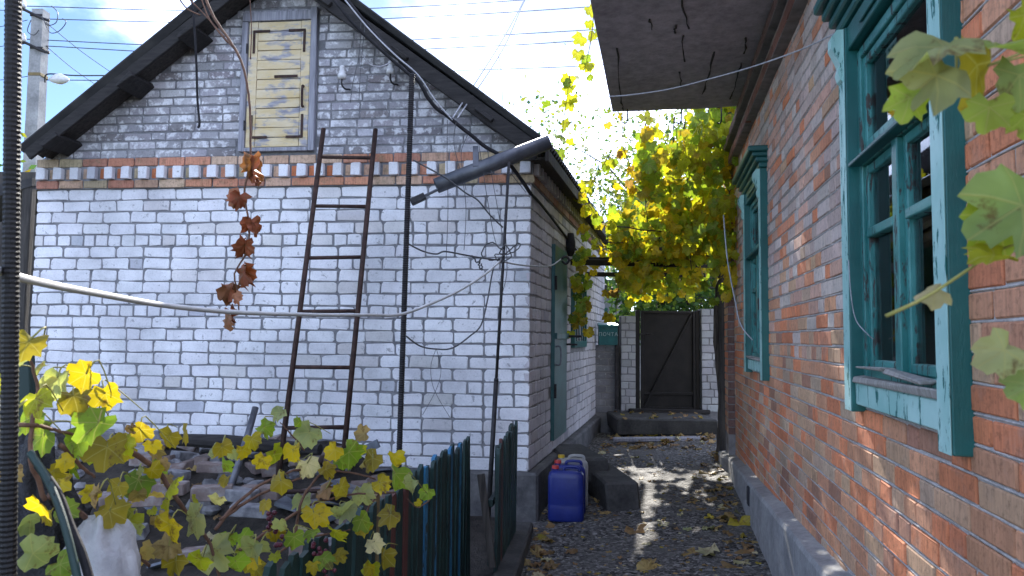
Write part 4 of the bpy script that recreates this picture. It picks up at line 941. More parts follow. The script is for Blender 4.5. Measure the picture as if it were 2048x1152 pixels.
wire('wire', 'dark wire loop drooping low between rebar post and pole', [(812, 672, 5.2), (840, 692, 5.25), (872, 698, 5.3), (905, 696, 5.32), (940, 672, 5.36), (962, 650, 5.38), (975, 600, 5.4), (982, 560, 5.42), (988, 530, 5.45)], 0.006, 'wire')
wire('wire', 'hair thin wire loop hanging below the drooping wire', [(872, 698, 5.3), (862, 730, 5.3), (864, 765, 5.3), (876, 795, 5.3), (900, 835, 5.3)], 0.002, 'wire')
wire('wire', 'second hair thin wire crossing below the drooping wire', [(873, 698, 5.3), (882, 740, 5.3), (872, 780, 5.3), (845, 830, 5.3)], 0.002, 'wire')
wire('wire', 'tensioned wire with turnbuckle from pole to eye on side wall', [(1000, 522, 5.48), (1040, 530, 5.9), (1085, 533, 6.6), (1105, 530, 7.0), (1122, 518, 7.5)], 0.007, 'wirel')
wire('wire_eye', 'iron ring eye on the side wall beside teal door', [(1122, 518, 7.5), (1132, 513, 7.5), (1138, 520, 7.5), (1132, 528, 7.5), (1124, 522, 7.5)], 0.012, 'iron', 'ring')
coil = [(1005, 500, 5.47), (985, 485, 5.45), (970, 492, 5.44), (965, 512, 5.44), (990, 520, 5.45), (1020, 500, 5.47), (1035, 486, 5.48), (1040, 492, 5.48), (1025, 505, 5.47), (1000, 508, 5.46), (1010, 490, 5.45), (1022, 512, 5.46), (1000, 525, 5.46), (990, 510, 5.46), (1010, 506, 5.46), (1000, 496, 5.46)]
wire('wire_coil', 'tangled coil of wire tied round the steel pole', coil, 0.005, 'wire', 'wire', wob=0.004)
wire('wire_tangle', 'small twisted bundle of wire hanging beside the pole', [(945, 512, 5.42), (955, 525, 5.42), (962, 515, 5.42), (958, 530, 5.42), (965, 540, 5.42), (962, 528, 5.42)], 0.006, 'wire', 'wire', wob=0.006)
wg = 'thin wires hanging from the roof cable'
for pts in ([(722, 45, 5.75), (718, 110, 5.75), (705, 170, 5.75), (701, 205, 5.75)], [(730, 50, 5.75), (722, 130, 5.75), (718, 200, 5.75)], [(912, 245, 5.85), (908, 290, 5.85), (925, 360, 5.85), (932, 420, 5.85), (928, 500, 5.85)], [(935, 270, 5.85), (922, 310, 5.85), (932, 380, 5.85)], [(958, 290, 5.85), (975, 400, 5.85), (990, 480, 5.85), (1002, 500, 5.85)], [(895, 240, 5.85), (894, 330, 5.85), (896, 420, 5.85), (892, 520, 5.85)], [(975, 300, 5.85), (985, 360, 5.85), (1005, 470, 5.7)], [(1020, 345, 5.8), (1040, 370, 5.9), (1052, 385, 6.1)], [(1010, 450, 5.6), (1014, 540, 5.6), (1005, 585, 5.6)]):
    wire('hanging_wire', 'thin dark wire hanging from cable before the white wall', pts, 0.0028, 'wire', 'wire', wg)
wire('wire', 'wire drooping from roof cable to the second insulator', [(722, 100, 5.9), (735, 125, 5.95), (755, 133, 6.0), (775, 128, 6.1), (788, 118, 6.1)], 0.005, 'wirel')
wire('wire', 'pale wire strung under the overhang slab to window head', [(1218, 193, 5.0), (1260, 190, 4.9), (1340, 178, 4.6), (1430, 155, 4.2), (1510, 132, 3.8), (1600, 100, 3.4), (1668, 68, 3.05)], 0.0042, 'wirel')
wire('wire', 'pale wire hanging down red wall past the far window', [(1447, 430, 6.4), (1455, 520, 6.4), (1470, 600, 6.3), (1482, 650, 6.2), (1505, 680, 6.1)], 0.006, 'wirel')
wire('wire', 'thin wire looped on near window casing', [(1697, 520, 2.9), (1702, 590, 2.9), (1712, 640, 2.9), (1735, 668, 2.85), (1746, 678, 2.85)], 0.002, 'wirel')
wire('cable_end', 'black cable end dangling before grey gable left of attic door', [(380, -20, 4.5), (386, 20, 4.5), (392, 110, 4.5), (395, 200, 4.5), (399, 245, 4.5), (396, 256, 4.5)], 0.0075, 'cableb', 'cable')
for i, pts in enumerate(([(380, 0, 4.2), (410, 30, 4.2), (440, 65, 4.2), (470, 100, 4.2)], [(400, -10, 4.2), (420, 40, 4.2), (455, 85, 4.2)], [(360, 0, 4.2), (375, 18, 4.2), (400, 30, 4.2)])):
    wire('dry_shoot', 'bare brown vine shoot below left roof edge', pts, 0.0045, 'stem', 'vine', 'bare vine shoots by the roof')
# utility pole
YP = 13.0
pb_, pt_ = at(48, 700, YP), at(82, 22, YP); pb_.z = 0.1
up_ = thing('utility_pole', 'grey concrete utility pole with street lamp behind roof', 'pole', pb_)
dd = (pt_-pb_); part('shaft', MB().add([p for p in [pb_+V((x*0.13, y*0.13, 0)) for x, y in ((-1, -1), (1, -1), (1, 1), (-1, 1))]]+[pt_+V((x*0.1, y*0.1, 0)) for x, y in ((-1, -1), (1, -1), (1, 1), (-1, 1))], [(0, 1, 5, 4), (1, 2, 6, 5), (2, 3, 7, 6), (3, 0, 4, 7), (4, 5, 6, 7)]), M['conc'], up_)
def insul(p, par):
    prof = [(0, 0.05), (0.05, 0.06), (0.06, 0.045), (0.1, 0.05), (0.12, 0.03), (0.15, 0.03)]
    part('insulator', MB().tube([p+UP*h for h, r in prof], [r for h, r in prof], 10), M['porc'], par, True)
for y, ye in ((35, 10), (100, 78)):
    a = at(80, y, YP-0.15); e = at(45, ye+5, YP-0.15); part('bracket_arm', MB().tube(smoothpts([at(98, y+6, YP-0.16), a, at(52, y-14, YP-0.16), e-UP*0.03, e]), 0.025, 6), M['iron'], up_, True)
    insul(e, up_)
    part('insulator_band', MB().box(at(80, y, YP), V((0.112, 0, 0)), V((0, 0.112, 0)), UP*0.02, 0.004), M['iron'], up_)
part('wire_band', MB().box(at(76, 152, YP), V((0.115, 0, 0)), V((0, 0.115, 0)), UP*0.03, 0.008), M['ftan'], up_)
lp = at(100, 160, YP-0.2); lamp = MB(); prof = [(0, 0.03), (0.05, 0.06), (0.12, 0.09), (0.2, 0.095), (0.28, 0.06), (0.33, 0.02)]
lamp.tube([lp+V((x, 0, 0.02*math.sin(x*9))) for x, r in prof], [r for x, r in prof], 12); part('street_lamp', lamp, M['porc'], up_, True)
part('lamp_lead', MB().tube(smoothpts([at(90, 165, YP-0.15), at(92, 150, YP-0.2), at(110, 148, YP-0.2), at(150, 151, YP+0.2), at(215, 151, YP+1)]), 0.012, 6), M['cableb'], up_, True)
for pts in ([(84, 35, YP-.2), (95, 50, YP-.2), (112, 45, YP-.2), (115, 25, YP-.2), (103, 12, YP-.2)], [(90, 45, YP-.2), (100, 65, YP-.2), (118, 62, YP-.2), (132, 45, YP-.2), (125, 37, YP-.2)], [(62, 40, YP-.2), (55, 62, YP-.2), (68, 70, YP-.2), (78, 60, YP-.2)]):
    part('jumper_wire', MB().tube(smoothpts([at(*p) for p in pts]), 0.008, 5), M['wire'], up_, True)
def pl_(label, pts): wire('power_line', label, pts, 0.008, 'wire', 'power line', 'power lines across the sky', 8)
pl_('topmost power line crossing the sky behind the roof', [(45, 12, YP), (500, 22, 13.6), (975, 5, 14.4), (1500, -40, 15.5)])
pl_('second from top power line crossing the sky behind the roof', [(92, 38, YP), (500, 45, 13.6), (975, 27, 14.4), (1500, -10, 15.5)])
pl_('third from top power line crossing the sky behind the roof', [(45, 78, YP), (500, 95, 13.6), (890, 76, 14.2), (1175, 60, 14.8), (1500, 40, 15.5)])
pl_('fourth from top power line crossing the sky behind the roof', [(92, 92, YP), (500, 110, 13.6), (940, 94, 14.4), (1175, 80, 14.8), (1500, 50, 15.5)])
pl_('fifth and lowest long power line crossing the sky behind the roof', [(92, 160, YP), (500, 160, 13.6), (895, 142, 14.2), (1165, 132, 14.8), (1500, 110, 15.5)])
pl_('short far power line crossing the sky behind the roof', [(1090, 322, 16), (1180, 318, 16.4), (1400, 300, 17)])
for p0, p1 in (((92, 45, YP), (230, 150, 15)), ((92, 92, YP), (200, 175, 15)), ((45, 20, YP), (-60, 12, 14)), ((45, 85, YP), (-60, 95, 14)), ((60, 152, YP), (-60, 160, 14)), ((55, 40, YP), (-60, 60, 14))):
    wire('service_line', 'thin line running from the concrete pole', [p0, tuple((a+b)/2+(4 if i == 1 else 0) for i, (a, b) in enumerate(zip(p0, p1))), p1], 0.006, 'cableb', 'power line', 'service lines at the concrete pole')

# ------------------------------------------------------------------ rubble heap
RG = 'loose rubble heaped along the white wall'
def chunk(kind, p, size, rot):
    g = rnd; mb = MB()
    if kind == 'stone':
        hx = [size*g.uniform(0.7, 1.2), size*g.uniform(0.5, 0.9), size*g.uniform(0.35, 0.7)]; vs = []
        nlat, nlon = 4, 7
        for i in range(nlat+1):
            for k in range(nlon):
                a, b = math.pi*i/nlat, 2*math.pi*k/nlon; q = g.uniform(0.8, 1.15)
                vs.append(V((math.sin(a)*math.cos(b)*hx[0], math.sin(a)*math.sin(b)*hx[1], math.cos(a)*hx[2]))*q)
        fcs = [(i*nlon+k, i*nlon+(k+1) % nlon, (i+1)*nlon+(k+1) % nlon, (i+1)*nlon+k) for i in range(nlat) for k in range(nlon)]
        vs = [rot @ v+p for v in vs]; mb.add(vs, fcs)
    elif kind == 'brick':
        L = g.choice((0.125, 0.1, 0.07)); mb.box(p, rot @ V((L, 0, 0)), rot @ V((0, 0.058, 0)), rot @ V((0, 0, 0.036)), 0.006, 0.005)
    else: mb.box(p, rot @ V((size*1.4, 0, 0)), rot @ V((0, size*0.9, 0)), rot @ V((0, 0, 0.012)), 0.003, 0.02)
    return mb
from mathutils import Euler
# neat rows of stacked bricks near the wall plus loose pieces
pieces = []
for i in range(150):
    s = rnd.uniform(1.0, 4.6); d = abs(rnd.gauss(0, 0.75))+0.08
    if d > 1.9: d = rnd.uniform(0.1, 1.8)
    p = fp(s, 0, d); pieces.append((p, d))
for p, d in pieces:
    t = rnd.random(); kind = 'brick' if t < 0.5 else 'slab' if t < 0.72 else 'stone'
    p = V((p.x, p.y, bedz(p.x, p.y)+rnd.uniform(0.0, 0.06)))
    rot = Euler((rnd.uniform(-0.35, 0.35), rnd.uniform(-0.35, 0.35), rnd.uniform(0, 3.1))).to_matrix()
    mb = chunk(kind, p, rnd.uniform(0.05, 0.1), rot)
    mat_ = rnd.choice((M['oldbrick'], M['oldbrick'], M['stone'])) if kind == 'brick' else M['slate'] if kind == 'slab' else M['stone']
    nm, lb, ct = {'brick': ('rubble_brick', 'old loose brick in rubble heap by white wall', 'brick'), 'slab': ('roofing_shard', 'flat grey roofing shard in rubble heap by white wall', 'shard'), 'stone': ('rubble_stone', 'rough grey stone in rubble heap by white wall', 'stone')}[kind]
    single(nm, mb, mat_, lb, ct, RG)
for (x, y, Y, L, th, m) in ((300, 955, 5.4, .13, .05, 'stone'), (340, 975, 5.35, .12, .04, 'oldbrick'), (425, 985, 5.2, .13, .05, 'oldbrick'), (345, 950, 5.7, .12, .035, 'stone'), (430, 935, 5.8, .12, .035, 'oldbrick'), (520, 985, 5.3, .15, .045, 'oldbrick'), (480, 990, 5.2, .12, .04, 'stone'), (290, 920, 6.0, .1, .04, 'oldbrick'), (300, 1000, 5.0, .12, .035, 'oldbrick'), (500, 1020, 4.9, .12, .035, 'stone')):
    p = at(x, y, Y); rz = rnd.uniform(-0.3, 0.3)
    single('rubble_brick', MB().box(p, (L*math.cos(rz), L*math.sin(rz), rnd.uniform(-.01, .01)), (-.06*math.sin(rz), .06*math.cos(rz), 0), (0, 0, th), 0.006, 0.005), M[m], 'old brick stacked on top of the rubble heap', 'brick', 'bricks stacked on the rubble')
single('old_log', MB().tube([at(360, 880, 6.15), at(450, 884, 6.1), at(560, 894, 6.0), at(640, 900, 5.9)], [0.05, 0.06, 0.055, 0.045], 9), M['darkwoodx'], 'dark weathered timber log lying on rubble against wall', 'log')
single('metal_bar', MB().bar(at(705, 912, 5.8), at(757, 886, 5.75), 0.03, 0.06, UP, 0.004, 0.004), M['slate'], 'short patterned metal strip poking from rubble right of ladder', 'strip')

# ------------------------------------------------------------------ leaf meshes
OUT = [(0, 1.0), (13, 0.89), (22, 0.9), (32, 0.73), (46, 0.97), (58, 0.85), (72, 0.86), (84, 0.68), (102, 0.82), (122, 0.7), (144, 0.64), (164, 0.3)]
def leaf_mb(seed, curl, crumple):
    g = random.Random(seed); ang = [(a, r) for a, r in OUT]+[(-a, r) for a, r in OUT[1:]][::-1]
    n = len(ang); vs = [(0, 0, 0)]; uv = [(0, 0)]
    fold = g.uniform(-0.25, 0.5)*curl; cup = g.uniform(0.2, 0.8)*curl; roll = g.uniform(-0.5, 0.5)*curl; ph = g.uniform(0, 6)
    for k in (0.55, 1.0):
        for a, r in ang:
            rr2 = r*k*(g.uniform(0.88, 1.1) if k == 1 else 1); x, y = math.sin(R(a))*rr2, math.cos(R(a))*rr2
            z = fold*abs(x)-cup*(x*x+y*y)*0.55+roll*x*y+0.1*k*math.sin(R(a)*3+ph)*curl+g.uniform(-1, 1)*crumple*k
            sx = 1-abs(crumple)*g.uniform(0, 1.2)
            vs.append((x*sx, y, z)); uv.append((math.sin(R(a))*rr2, math.cos(R(a))*rr2))
    f = [(0, 1+(i+1) % n, 1+i) for i in range(n) if i != n//2 or True]+[(1+i, 1+(i+1) % n, 1+n+(i+1) % n, 1+n+i) for i in range(n)]
    mb = MB(); mb.add(vs, f); mb.uv = uv; return mb
LF = [leaf_mb(900+i, 0.7+0.13*i, 0.06) for i in range(8)]; LD = [leaf_mb(950+i, 1.1, 0.2) for i in range(6)]
LFm = [m.mesh('leaf', M['leaf'], smooth=True) for m in LF]; LDm = [m.mesh('dry_leaf', M['dryleaf'], smooth=True) for m in LD]
COL = {'G2': (0.27, 0.34, 0.05), 'P2': (0.27, 0.36, 0.13), 'Y': (0.5, 0.37, 0.018), 'H': (0.36, 0.37, 0.025), 'G': (0.2, 0.29, 0.035), 'D': (0.06, 0.13, 0.025), 'P': (0.36, 0.38, 0.2), 'S': (0.33, 0.25, 0.025), 'B': (0.26, 0.15, 0.07), 'C': (0.52, 0.45, 0.29), 'R': (0.24, 0.07, 0.03), 'T': (0.36, 0.24, 0.1)}
def leafW(p, size, tip, nrm):
    y = V(tip).normalized(); z = V(nrm); z = (z-y*z.dot(y)); z = z.normalized() if z.length > 1e-4 else y.orthogonal().normalized(); x = y.cross(z)
    return W4(V(p), x*size, y*size, z*size)
def rv3(s): return V((rnd.gauss(0, s), rnd.gauss(0, s), rnd.gauss(0, s)))
class Vine:
    def __init__(s, name, label, cat, loc, group=None, maxn=300): s.o = thing(name, label, cat, loc, group); s.items = []; s.maxn = maxn
    def leaf(s, p, size, tip, nrm, col, dry=False): s.items.append((V(p), size, leafW(p, size, tip, nrm), cj(col, 0.18), dry))
    def hang(s, p, size, col, dry=False, face=(0, -1, 0.25), spread=0.55, tipd=(0, 0, -1)): s.leaf(p, size, V(tipd)+rv3(spread), V(face)+rv3(spread), col, dry)
    def finish(s):
        def vis(t):
            q = proj(t[0])
            return t[1]/q[2] if q and -60 < q[0] < 2110 and -60 < q[1] < 1210 else 0
        s.items.sort(key=lambda t: -vis(t)); rest = MB(); rest.uv = []
        for i, (p, sz, Wm, col, dry) in enumerate(s.items):
            k = rnd.randrange(6)
            if i < s.maxn: inst('leaf', (LDm if dry else LFm)[k], Wm, s.o, col)
            else:
                m = (LD if dry else LF)[k]; rest.add([Wm @ V(q) for q in m.v], m.f, col); rest.uv += m.uv
        if rest.v: part('leaves', rest, M['leaf_a'], s.o, True, kind='stuff')
    def stem(s, pts, r, m='stem', k=5, wob=0.0, name='stem'):
        P = smoothpts(pts, k); P = [p+rv3(wob) for p in P] if wob else P
        rr2 = [r*(1-0.5*i/len(P)) for i in range(len(P))]
        part(name, MB().tube(P, rr2, 7), M[m], s.o, True)
PALV = ['Y', 'Y', 'H', 'H', 'G', 'H', 'Y', 'H', 'S', 'G', 'G']
# pergola vine
pv = Vine('grapevine', 'large yellow grapevine canopy over the path before the gate', 'vine', (2.45, 9.0, gz(2.4, 9)))
def rline(z, y): return 1.2+0.1953*(y-1.92)
for i in range(1050):          # roof of leaves
    y = rnd.uniform(7.9, 11.3); xl = 0.25+0.231*(y-6.4)+0.35; xr = rline(0, y)-0.05
    x = xl+(xr-xl)*rnd.random()**0.8; z = 2.44+abs(rnd.gauss(0, 0.24))+0.12*mnoise.noise(V((x*2, y*2, 0)))
    if mnoise.noise(V((x*1.7, y*1.7, 7))) > 0.42: continue
    pv.hang((x, y, z), rnd.uniform(0.055, 0.11), COL[rnd.choice(PALV)], rnd.random() < 0.12, spread=0.7)
for i in range(330):          # curtain by the red house
    y = rnd.gauss(7.9, 0.28); t = rnd.random()**0.8; x = rline(0, y)-0.02-t*1.0; top = 3.9-0.15*t
    lo = 2.5 if t < 0.75 else 2.9
    z = rnd.uniform(lo, top)
    if mnoise.noise(V((x*2.2, z*2.2, 3))) > 0.22+0.2*(1-t): continue
    pv.hang((x, y, z), rnd.uniform(0.06, 0.115), COL[rnd.choice(['H', 'H', 'G', 'G', 'Y', 'H', 'S'])], rnd.random() < 0.06, spread=0.5)
for i in range(230):           # strands hanging below the pergola front and back
    y = rnd.choice((8.3, 9.5, 10.6))+rnd.uniform(-0.3, 0.3); xl = 0.7+0.231*(y-6.4); x = rnd.uniform(xl, rline(0, y)-0.3); z = 2.5-0.42*rnd.random()**1.3
    if mnoise.noise(V((x*3, y*1.5, 9))) < -0.12: continue
    pv.hang((x, y, z), rnd.uniform(0.065, 0.1), COL[rnd.choice(['Y', 'H', 'Y', 'G', 'H'])], spread=0.45)
for i in range(60):           # trailing down the old post
    y = rnd.uniform(7.3, 7.9); x = rline(0, y)-rnd.uniform(0.05, 0.28); z = 1.75+1.2*rnd.random()**0.8
    pv.hang((x, y, z), rnd.uniform(0.07, 0.1), COL[rnd.choice(['H', 'Y', 'H', 'G'])], spread=0.4)
for i in range(34):           # clump by the side window
    p = sp_(rnd.uniform(1.7, 2.35), rnd.uniform(1.55, 2.5), rnd.uniform(0.05, 0.24)); pv.hang(p, rnd.uniform(0.06, 0.09), COL[rnd.choice(['S', 'S', 'G', 'H', 'D'])], spread=0.4)
for i in range(40):
    p = sp_(rnd.uniform(2.0, 3.6), rnd.uniform(2.35, 2.85), rnd.uniform(0.05, 0.6)); pv.hang(p, rnd.uniform(0.06, 0.09), COL[rnd.choice(['S', 'G', 'H', 'Y'])], spread=0.5)
for i in range(200):          # fuller left side of the canopy
    y = rnd.uniform(7.9, 9.6); x = 0.62+0.231*(y-6.4)+rnd.uniform(0.0, 0.75); z = 2.42+0.62*rnd.random()**1.4
    pv.hang((x, y, z), rnd.uniform(0.055, 0.105), COL[rnd.choice(PALV)], rnd.random() < 0.1, spread=0.6)
for i in range(150):          # extra curtain leaves added against the wall to block sun streaks
    y = rnd.gauss(8.0, 0.3); x = rline(0, y)+0.05-rnd.random()*0.5; pv.hang((x, y, rnd.uniform(2.9, 4.05)), rnd.uniform(0.06, 0.11), COL[rnd.choice(['H', 'H', 'G', 'G', 'Y', 'H'])], spread=0.5)
post_x = lambda y: rline(0, y)
pv.stem([(2.42, 8.75, gz(2.4, 8.7)-0.1), (2.44, 8.7, 0.8), (2.38, 8.7, 1.6), (2.42, 8.8, 2.4), (2.3, 8.9, 2.6), (1.9, 9.2, 2.65), (1.5, 9.5, 2.62)], 0.04, 'bark', 6, 0.008)
for i in range(46):
    y = rnd.uniform(8.0, 10.8); x = rline(0, y)-0.1; z = 2.5+rnd.uniform(-0.02, 0.2); L = rnd.uniform(0.6, 1.5)
    pv.stem([(x, y, z), (x-L*0.4, y+rnd.uniform(-0.3, 0.3), z+rnd.uniform(-0.08, 0.12)), (x-L, y+rnd.uniform(-0.6, 0.6), z+rnd.uniform(-0.12, 0.15))], rnd.uniform(0.006, 0.014), 'bark', 5, 0.01)
for x, y0, y1 in ((1290, 230, 470), (1345, 235, 460), (1372, 230, 540), (1400, 230, 480), (1455, 240, 460), (1375, 330, 480)):
    q = [at(x+rnd.uniform(-6, 6)+t*8, y0+(y1-y0)*t, 7.9+0.3*t) for t in (0, 0.3, 0.6, 1)]
    pv.stem(q, 0.009, 'bark', 5, 0.006)
def strand(pts, n, cols, size, Yj=0.05, dry=0.05):
    q = [at(*p) for p in pts]; pv.stem(q, 0.005, 'stem', 6); P = smoothpts(q, 8)
    for i in range(n):
        p = rnd.choice(P)+rv3(0.05); pv.hang(p, size*rnd.uniform(0.6, 1.15), COL[rnd.choice(cols)], rnd.random() < dry, spread=0.5)
strand([(1190, -10, 6.6), (1182, 80, 6.7), (1165, 150, 6.8), (1150, 200, 6.9)], 12, ['H', 'G', 'S', 'H'], 0.085)
strand([(1140, 150, 6.8), (1130, 220, 6.9), (1120, 290, 7), (1105, 335, 7)], 12, ['H', 'G', 'H'], 0.08)
strand([(1245, 225, 7.2), (1246, 290, 7.3), (1260, 330, 7.4), (1275, 390, 7.6)], 13, ['H', 'Y', 'S', 'P', 'B'], 0.085, dry=0.2)
strand([(1225, 300, 7.3), (1200, 340, 7.4), (1180, 370, 7.5), (1165, 395, 7.6)], 9, ['H', 'G', 'H'], 0.085)
strand([(1160, 390, 7.8), (1185, 420, 8), (1195, 440, 8.2)], 7, ['H', 'G', 'Y'], 0.085)
strand([(1240, 540, 8.4), (1236, 580, 8.4), (1232, 630, 8.4)], 9, ['Y', 'H', 'H', 'B'], 0.085, dry=0.1)
pv.finish()
# pergola steel
pg = thing('pergola', 'dark steel pergola bars spanning between both houses', 'pergola', (1.8, 9, 2.4))
for p, q, a, b in ((sp_(2.35, 2.39, 0.0), rp_(7.4, 2.42, 0.0), 0.05, 0.07), (sp_(3.7, 2.36, 0), V((2.7, 10.4, 2.4)), 0.05, 0.06), (sp_(3.0, 2.5, 0.0), V((2.5, 9.4, 2.52)), 0.035, 0.035)):
    part('cross_bar', MB().bar(p, q, a, b), M['gate'], pg)
for x in (1.75, 2.15): part('long_bar', MB().bar((x-0.15, 8.0, 2.475), (x+0.35, 11.0, 2.475), 0.03, 0.03), M['iron'], pg)
single('old_post', MB().bar((2.46, 8.62, gz(2.4, 8.6)-0.1), (2.47, 8.66, 2.5), 0.13, 0.12, (0, 1, 0), 0.012, 0.01), M['darkwood'], 'old dark wooden post standing between red house and gate', 'post', loc=(2.46, 8.62, gz(2.4, 8.6)))

# foreground vine at lower left
fv = Vine('grapevine', 'sprawling yellow green grapevine in front of rubble at lower left', 'vine', (-1.1, 1.9, gz(-1.1, 1.9)))
FL = """59,716,90,S 39,729,40,P 84,751,45,P 173,775,75,Y 212,812,70,Y 151,755,25,B 118,790,90,P 71,826,75,H 145,822,85,S 63,865,80,G 90,900,80,G 127,935,45,Y 198,884,105,G 212,931,100,S 280,880,58,S 265,865,30,B 341,892,55,S 302,904,40,Y 277,947,30,P 302,957,45,Y 275,986,72,G 196,1010,60,T 220,1049,75,S 259,1037,45,H 339,1077,78,Y 337,1116,65,T 394,1065,80,P 341,998,25,C 335,1020,35,H 302,1030,25,H 392,1014,35,H 433,1014,45,C 445,912,50,S 465,916,35,P 445,943,45,G 449,971,35,S 561,841,45,P 602,857,32,G 620,888,65,P 528,873,50,G 502,894,45,Y 588,920,55,Y 549,931,60,H 526,935,45,Y 616,947,55,C 561,982,55,S 653,955,45,S 669,916,45,Y 686,935,50,G 528,1022,40,S 655,998,55,B 684,990,45,S 630,1047,60,Y 683,1045,60,P 455,1092,50,G 486,1088,45,G 506,1124,80,P 428,1132,90,P 628,1080,40,G 588,1092,50,G 353,1143,60,S 275,1065,50,P 699,928,65,G 748,938,58,S 788,930,45,Y 793,973,72,G 823,982,48,P 760,984,48,Y 723,1005,58,P 653,994,45,B 680,992,45,S 634,1050,60,Y 692,1040,60,P 730,1068,48,Y 781,1050,58,S 751,1102,48,C 769,1130,58,S 856,996,38,G 837,1012,20,Y 626,1144,35,Y 517,1109,55,P 552,1122,30,H 507,1134,35,Y 8,780,60,H 20,850,50,Y 400,1140,60,H 560,1060,40,P 470,1145,60,G 250,905,60,H 170,850,60,H 110,960,50,S 330,940,35,T 100,780,50,Y 235,990,50,S 320,1055,50,T"""
def fvY(x): return 1.62+max(0, x-60)/800*1.35
for tk in FL.split():
    x, y, s, c = tk.split(','); x, y, s = float(x), float(y), float(s)*0.88; Y = fvY(x)+rnd.uniform(-0.12, 0.12)
    p = at(x+rnd.uniform(-3, 3), y-s*0.42, Y); size = s*0.62*Y/F
    tip = V((rnd.uniform(-1, 1), rnd.uniform(-0.7, 0.5), -1+rnd.random()*0.5)); nr = V((rnd.uniform(-0.9, 0.9), -1, rnd.uniform(-0.1, 1.2)))
    fv.leaf(p, size, tip, nr, COL[c], c in 'BT' or (c == 'C' and rnd.random() < 0.5))
    if s > 40: fv.stem([p, p+V((rnd.uniform(-.02, .02), .03, .03)), p+V((rnd.uniform(-.06, .06), .08, rnd.uniform(-.06, .02)))], 0.0022, 'stemg', 3)
def S3(*a, r=0.006, m='stem'): fv.stem([at(x, y, fvY(x)+0.06) for x, y in a], r, m, 6, 0.001)
S3((-30, 850), (60, 850), (110, 860), (175, 875)); S3((120, 890), (160, 930), (190, 955)); S3((255, 900), (310, 935), (345, 985), (380, 1035), (420, 1090), (440, 1160), r=0.008); S3((100, 990), (140, 1010), (175, 1040), (240, 1080), (300, 1130), r=0.009)
S3((430, 1060), (470, 1010), (530, 965), (600, 940), (700, 945), (750, 958)); S3((590, 1090), (600, 1010), (630, 960), (660, 930)); S3((440, 1040), (500, 1000), (560, 970), (620, 950)); S3((480, 1100), (540, 1060), (620, 1010), (700, 990), (790, 985)); S3((610, 900), (575, 860), (560, 845), r=0.003); S3((760, 985), (730, 1030), (740, 1060), r=0.004); S3((860, 1000), (835, 1015), (815, 998), r=0.003); S3((540, 1120), (600, 1080), (700, 1060), r=0.005); S3((90, 1000), (60, 900), (75, 780), (60, 720), r=0.006)
for cx, cy, n in ((543, 1040, 8), (640, 1105, 13), (652, 1140, 8), (555, 1085, 6)):
    for i in range(n):
        p = at(cx+rnd.gauss(0, 9), cy+rnd.gauss(0, 12), fvY(cx)+0.05); mb = MB(); r = 0.0085
        mb.tube([p+UP*(-r*math.cos(math.pi*k/6)) for k in range(7)], [max(r*math.sin(math.pi*k/6), 0.0004) for k in range(7)], 9, False); part('grape', mb, M['grape'], fv.o, True)
for i in range(40):
    x = rnd.uniform(20, 330) if i < 22 else rnd.uniform(330, 800); y = rnd.uniform(860, 1140); Y = fvY(x)+rnd.uniform(-0.1, 0.25)
    fv.hang(at(x, y, Y), rnd.uniform(0.03, 0.055), COL[rnd.choice(['S', 'H', 'G', 'Y', 'T', 'P'])], rnd.random() < 0.15, (0, -1, 0.5), 0.6)
fv.finish()
# foreground sprig at right
sv_ = Vine('grapevine_sprig', 'green vine sprig hanging close at right edge before window', 'vine', at(2080, 300, 0.75))
for x, y, s, c, tip, nr in ((1885, 95, 150, 'P', (-1, 0, -0.35), (0.1, -0.45, 0.9)), (1985, 95, 110, 'P2', (1, 0.2, 0.1), (0, -0.4, 0.9)), (1868, 150, 130, 'P', (-0.85, 0, -0.6), (0, -0.9, 0.4)), (1815, 195, 75, 'G2', (-0.3, 0, -1), (0, -1, 0.2)), (1950, 130, 150, 'S', (0.0, 0.1, -1), (0.7, -1, 0.1)), (1975, 215, 80, 'G2', (-0.2, 0, -1), (-0.5, -1, 0)), (2035, 150, 110, 'P2', (0.1, 0, -1), (0, -1, 0.1)), (2045, 30, 80, 'H', (0.4, 0, -0.6), (0, -1, 0.2)), (2040, 410, 160, 'P2', (-0.85, 0, -0.5), (0.1, -0.9, 0.45)), (1985, 430, 120, 'G2', (0.3, 0, -1), (0, -1, 0.3)), (1985, 510, 80, 'H', (-1, 0, -0.1), (0, -0.5, 0.8)), (1868, 580, 60, 'C', (-1, 0, -0.35), (0, -0.6, 0.8)), (2005, 700, 85, 'P', (-0.8, 0, -0.5), (0.1, -0.9, 0.5)), (2060, 770, 70, 'P2', (-0.7, 0, -0.4), (0, -1, 0.3)), (2050, 230, 70, 'G2', (0, 0, -1), (0, -1, 0))):
    Y = 0.78+rnd.uniform(-0.04, 0.04); sv_.leaf(at(x+4, y, Y), s*0.74*Y/F, tip, nr, COL[c])
for a in ([(1772, 632), (1850, 595), (1935, 540), (1985, 505), (2060, 480)], [(1848, 170), (1900, 162), (1980, 130), (2060, 100)], [(1840, 158), (1900, 150), (1960, 135), (2060, 110)], [(1912, 75), (1913, 145)], [(2010, 712), (2060, 725)]):
    sv_.stem([at(x, y, 0.79) for x, y in a], 0.0022, 'stemg', 6)
sv_.finish()
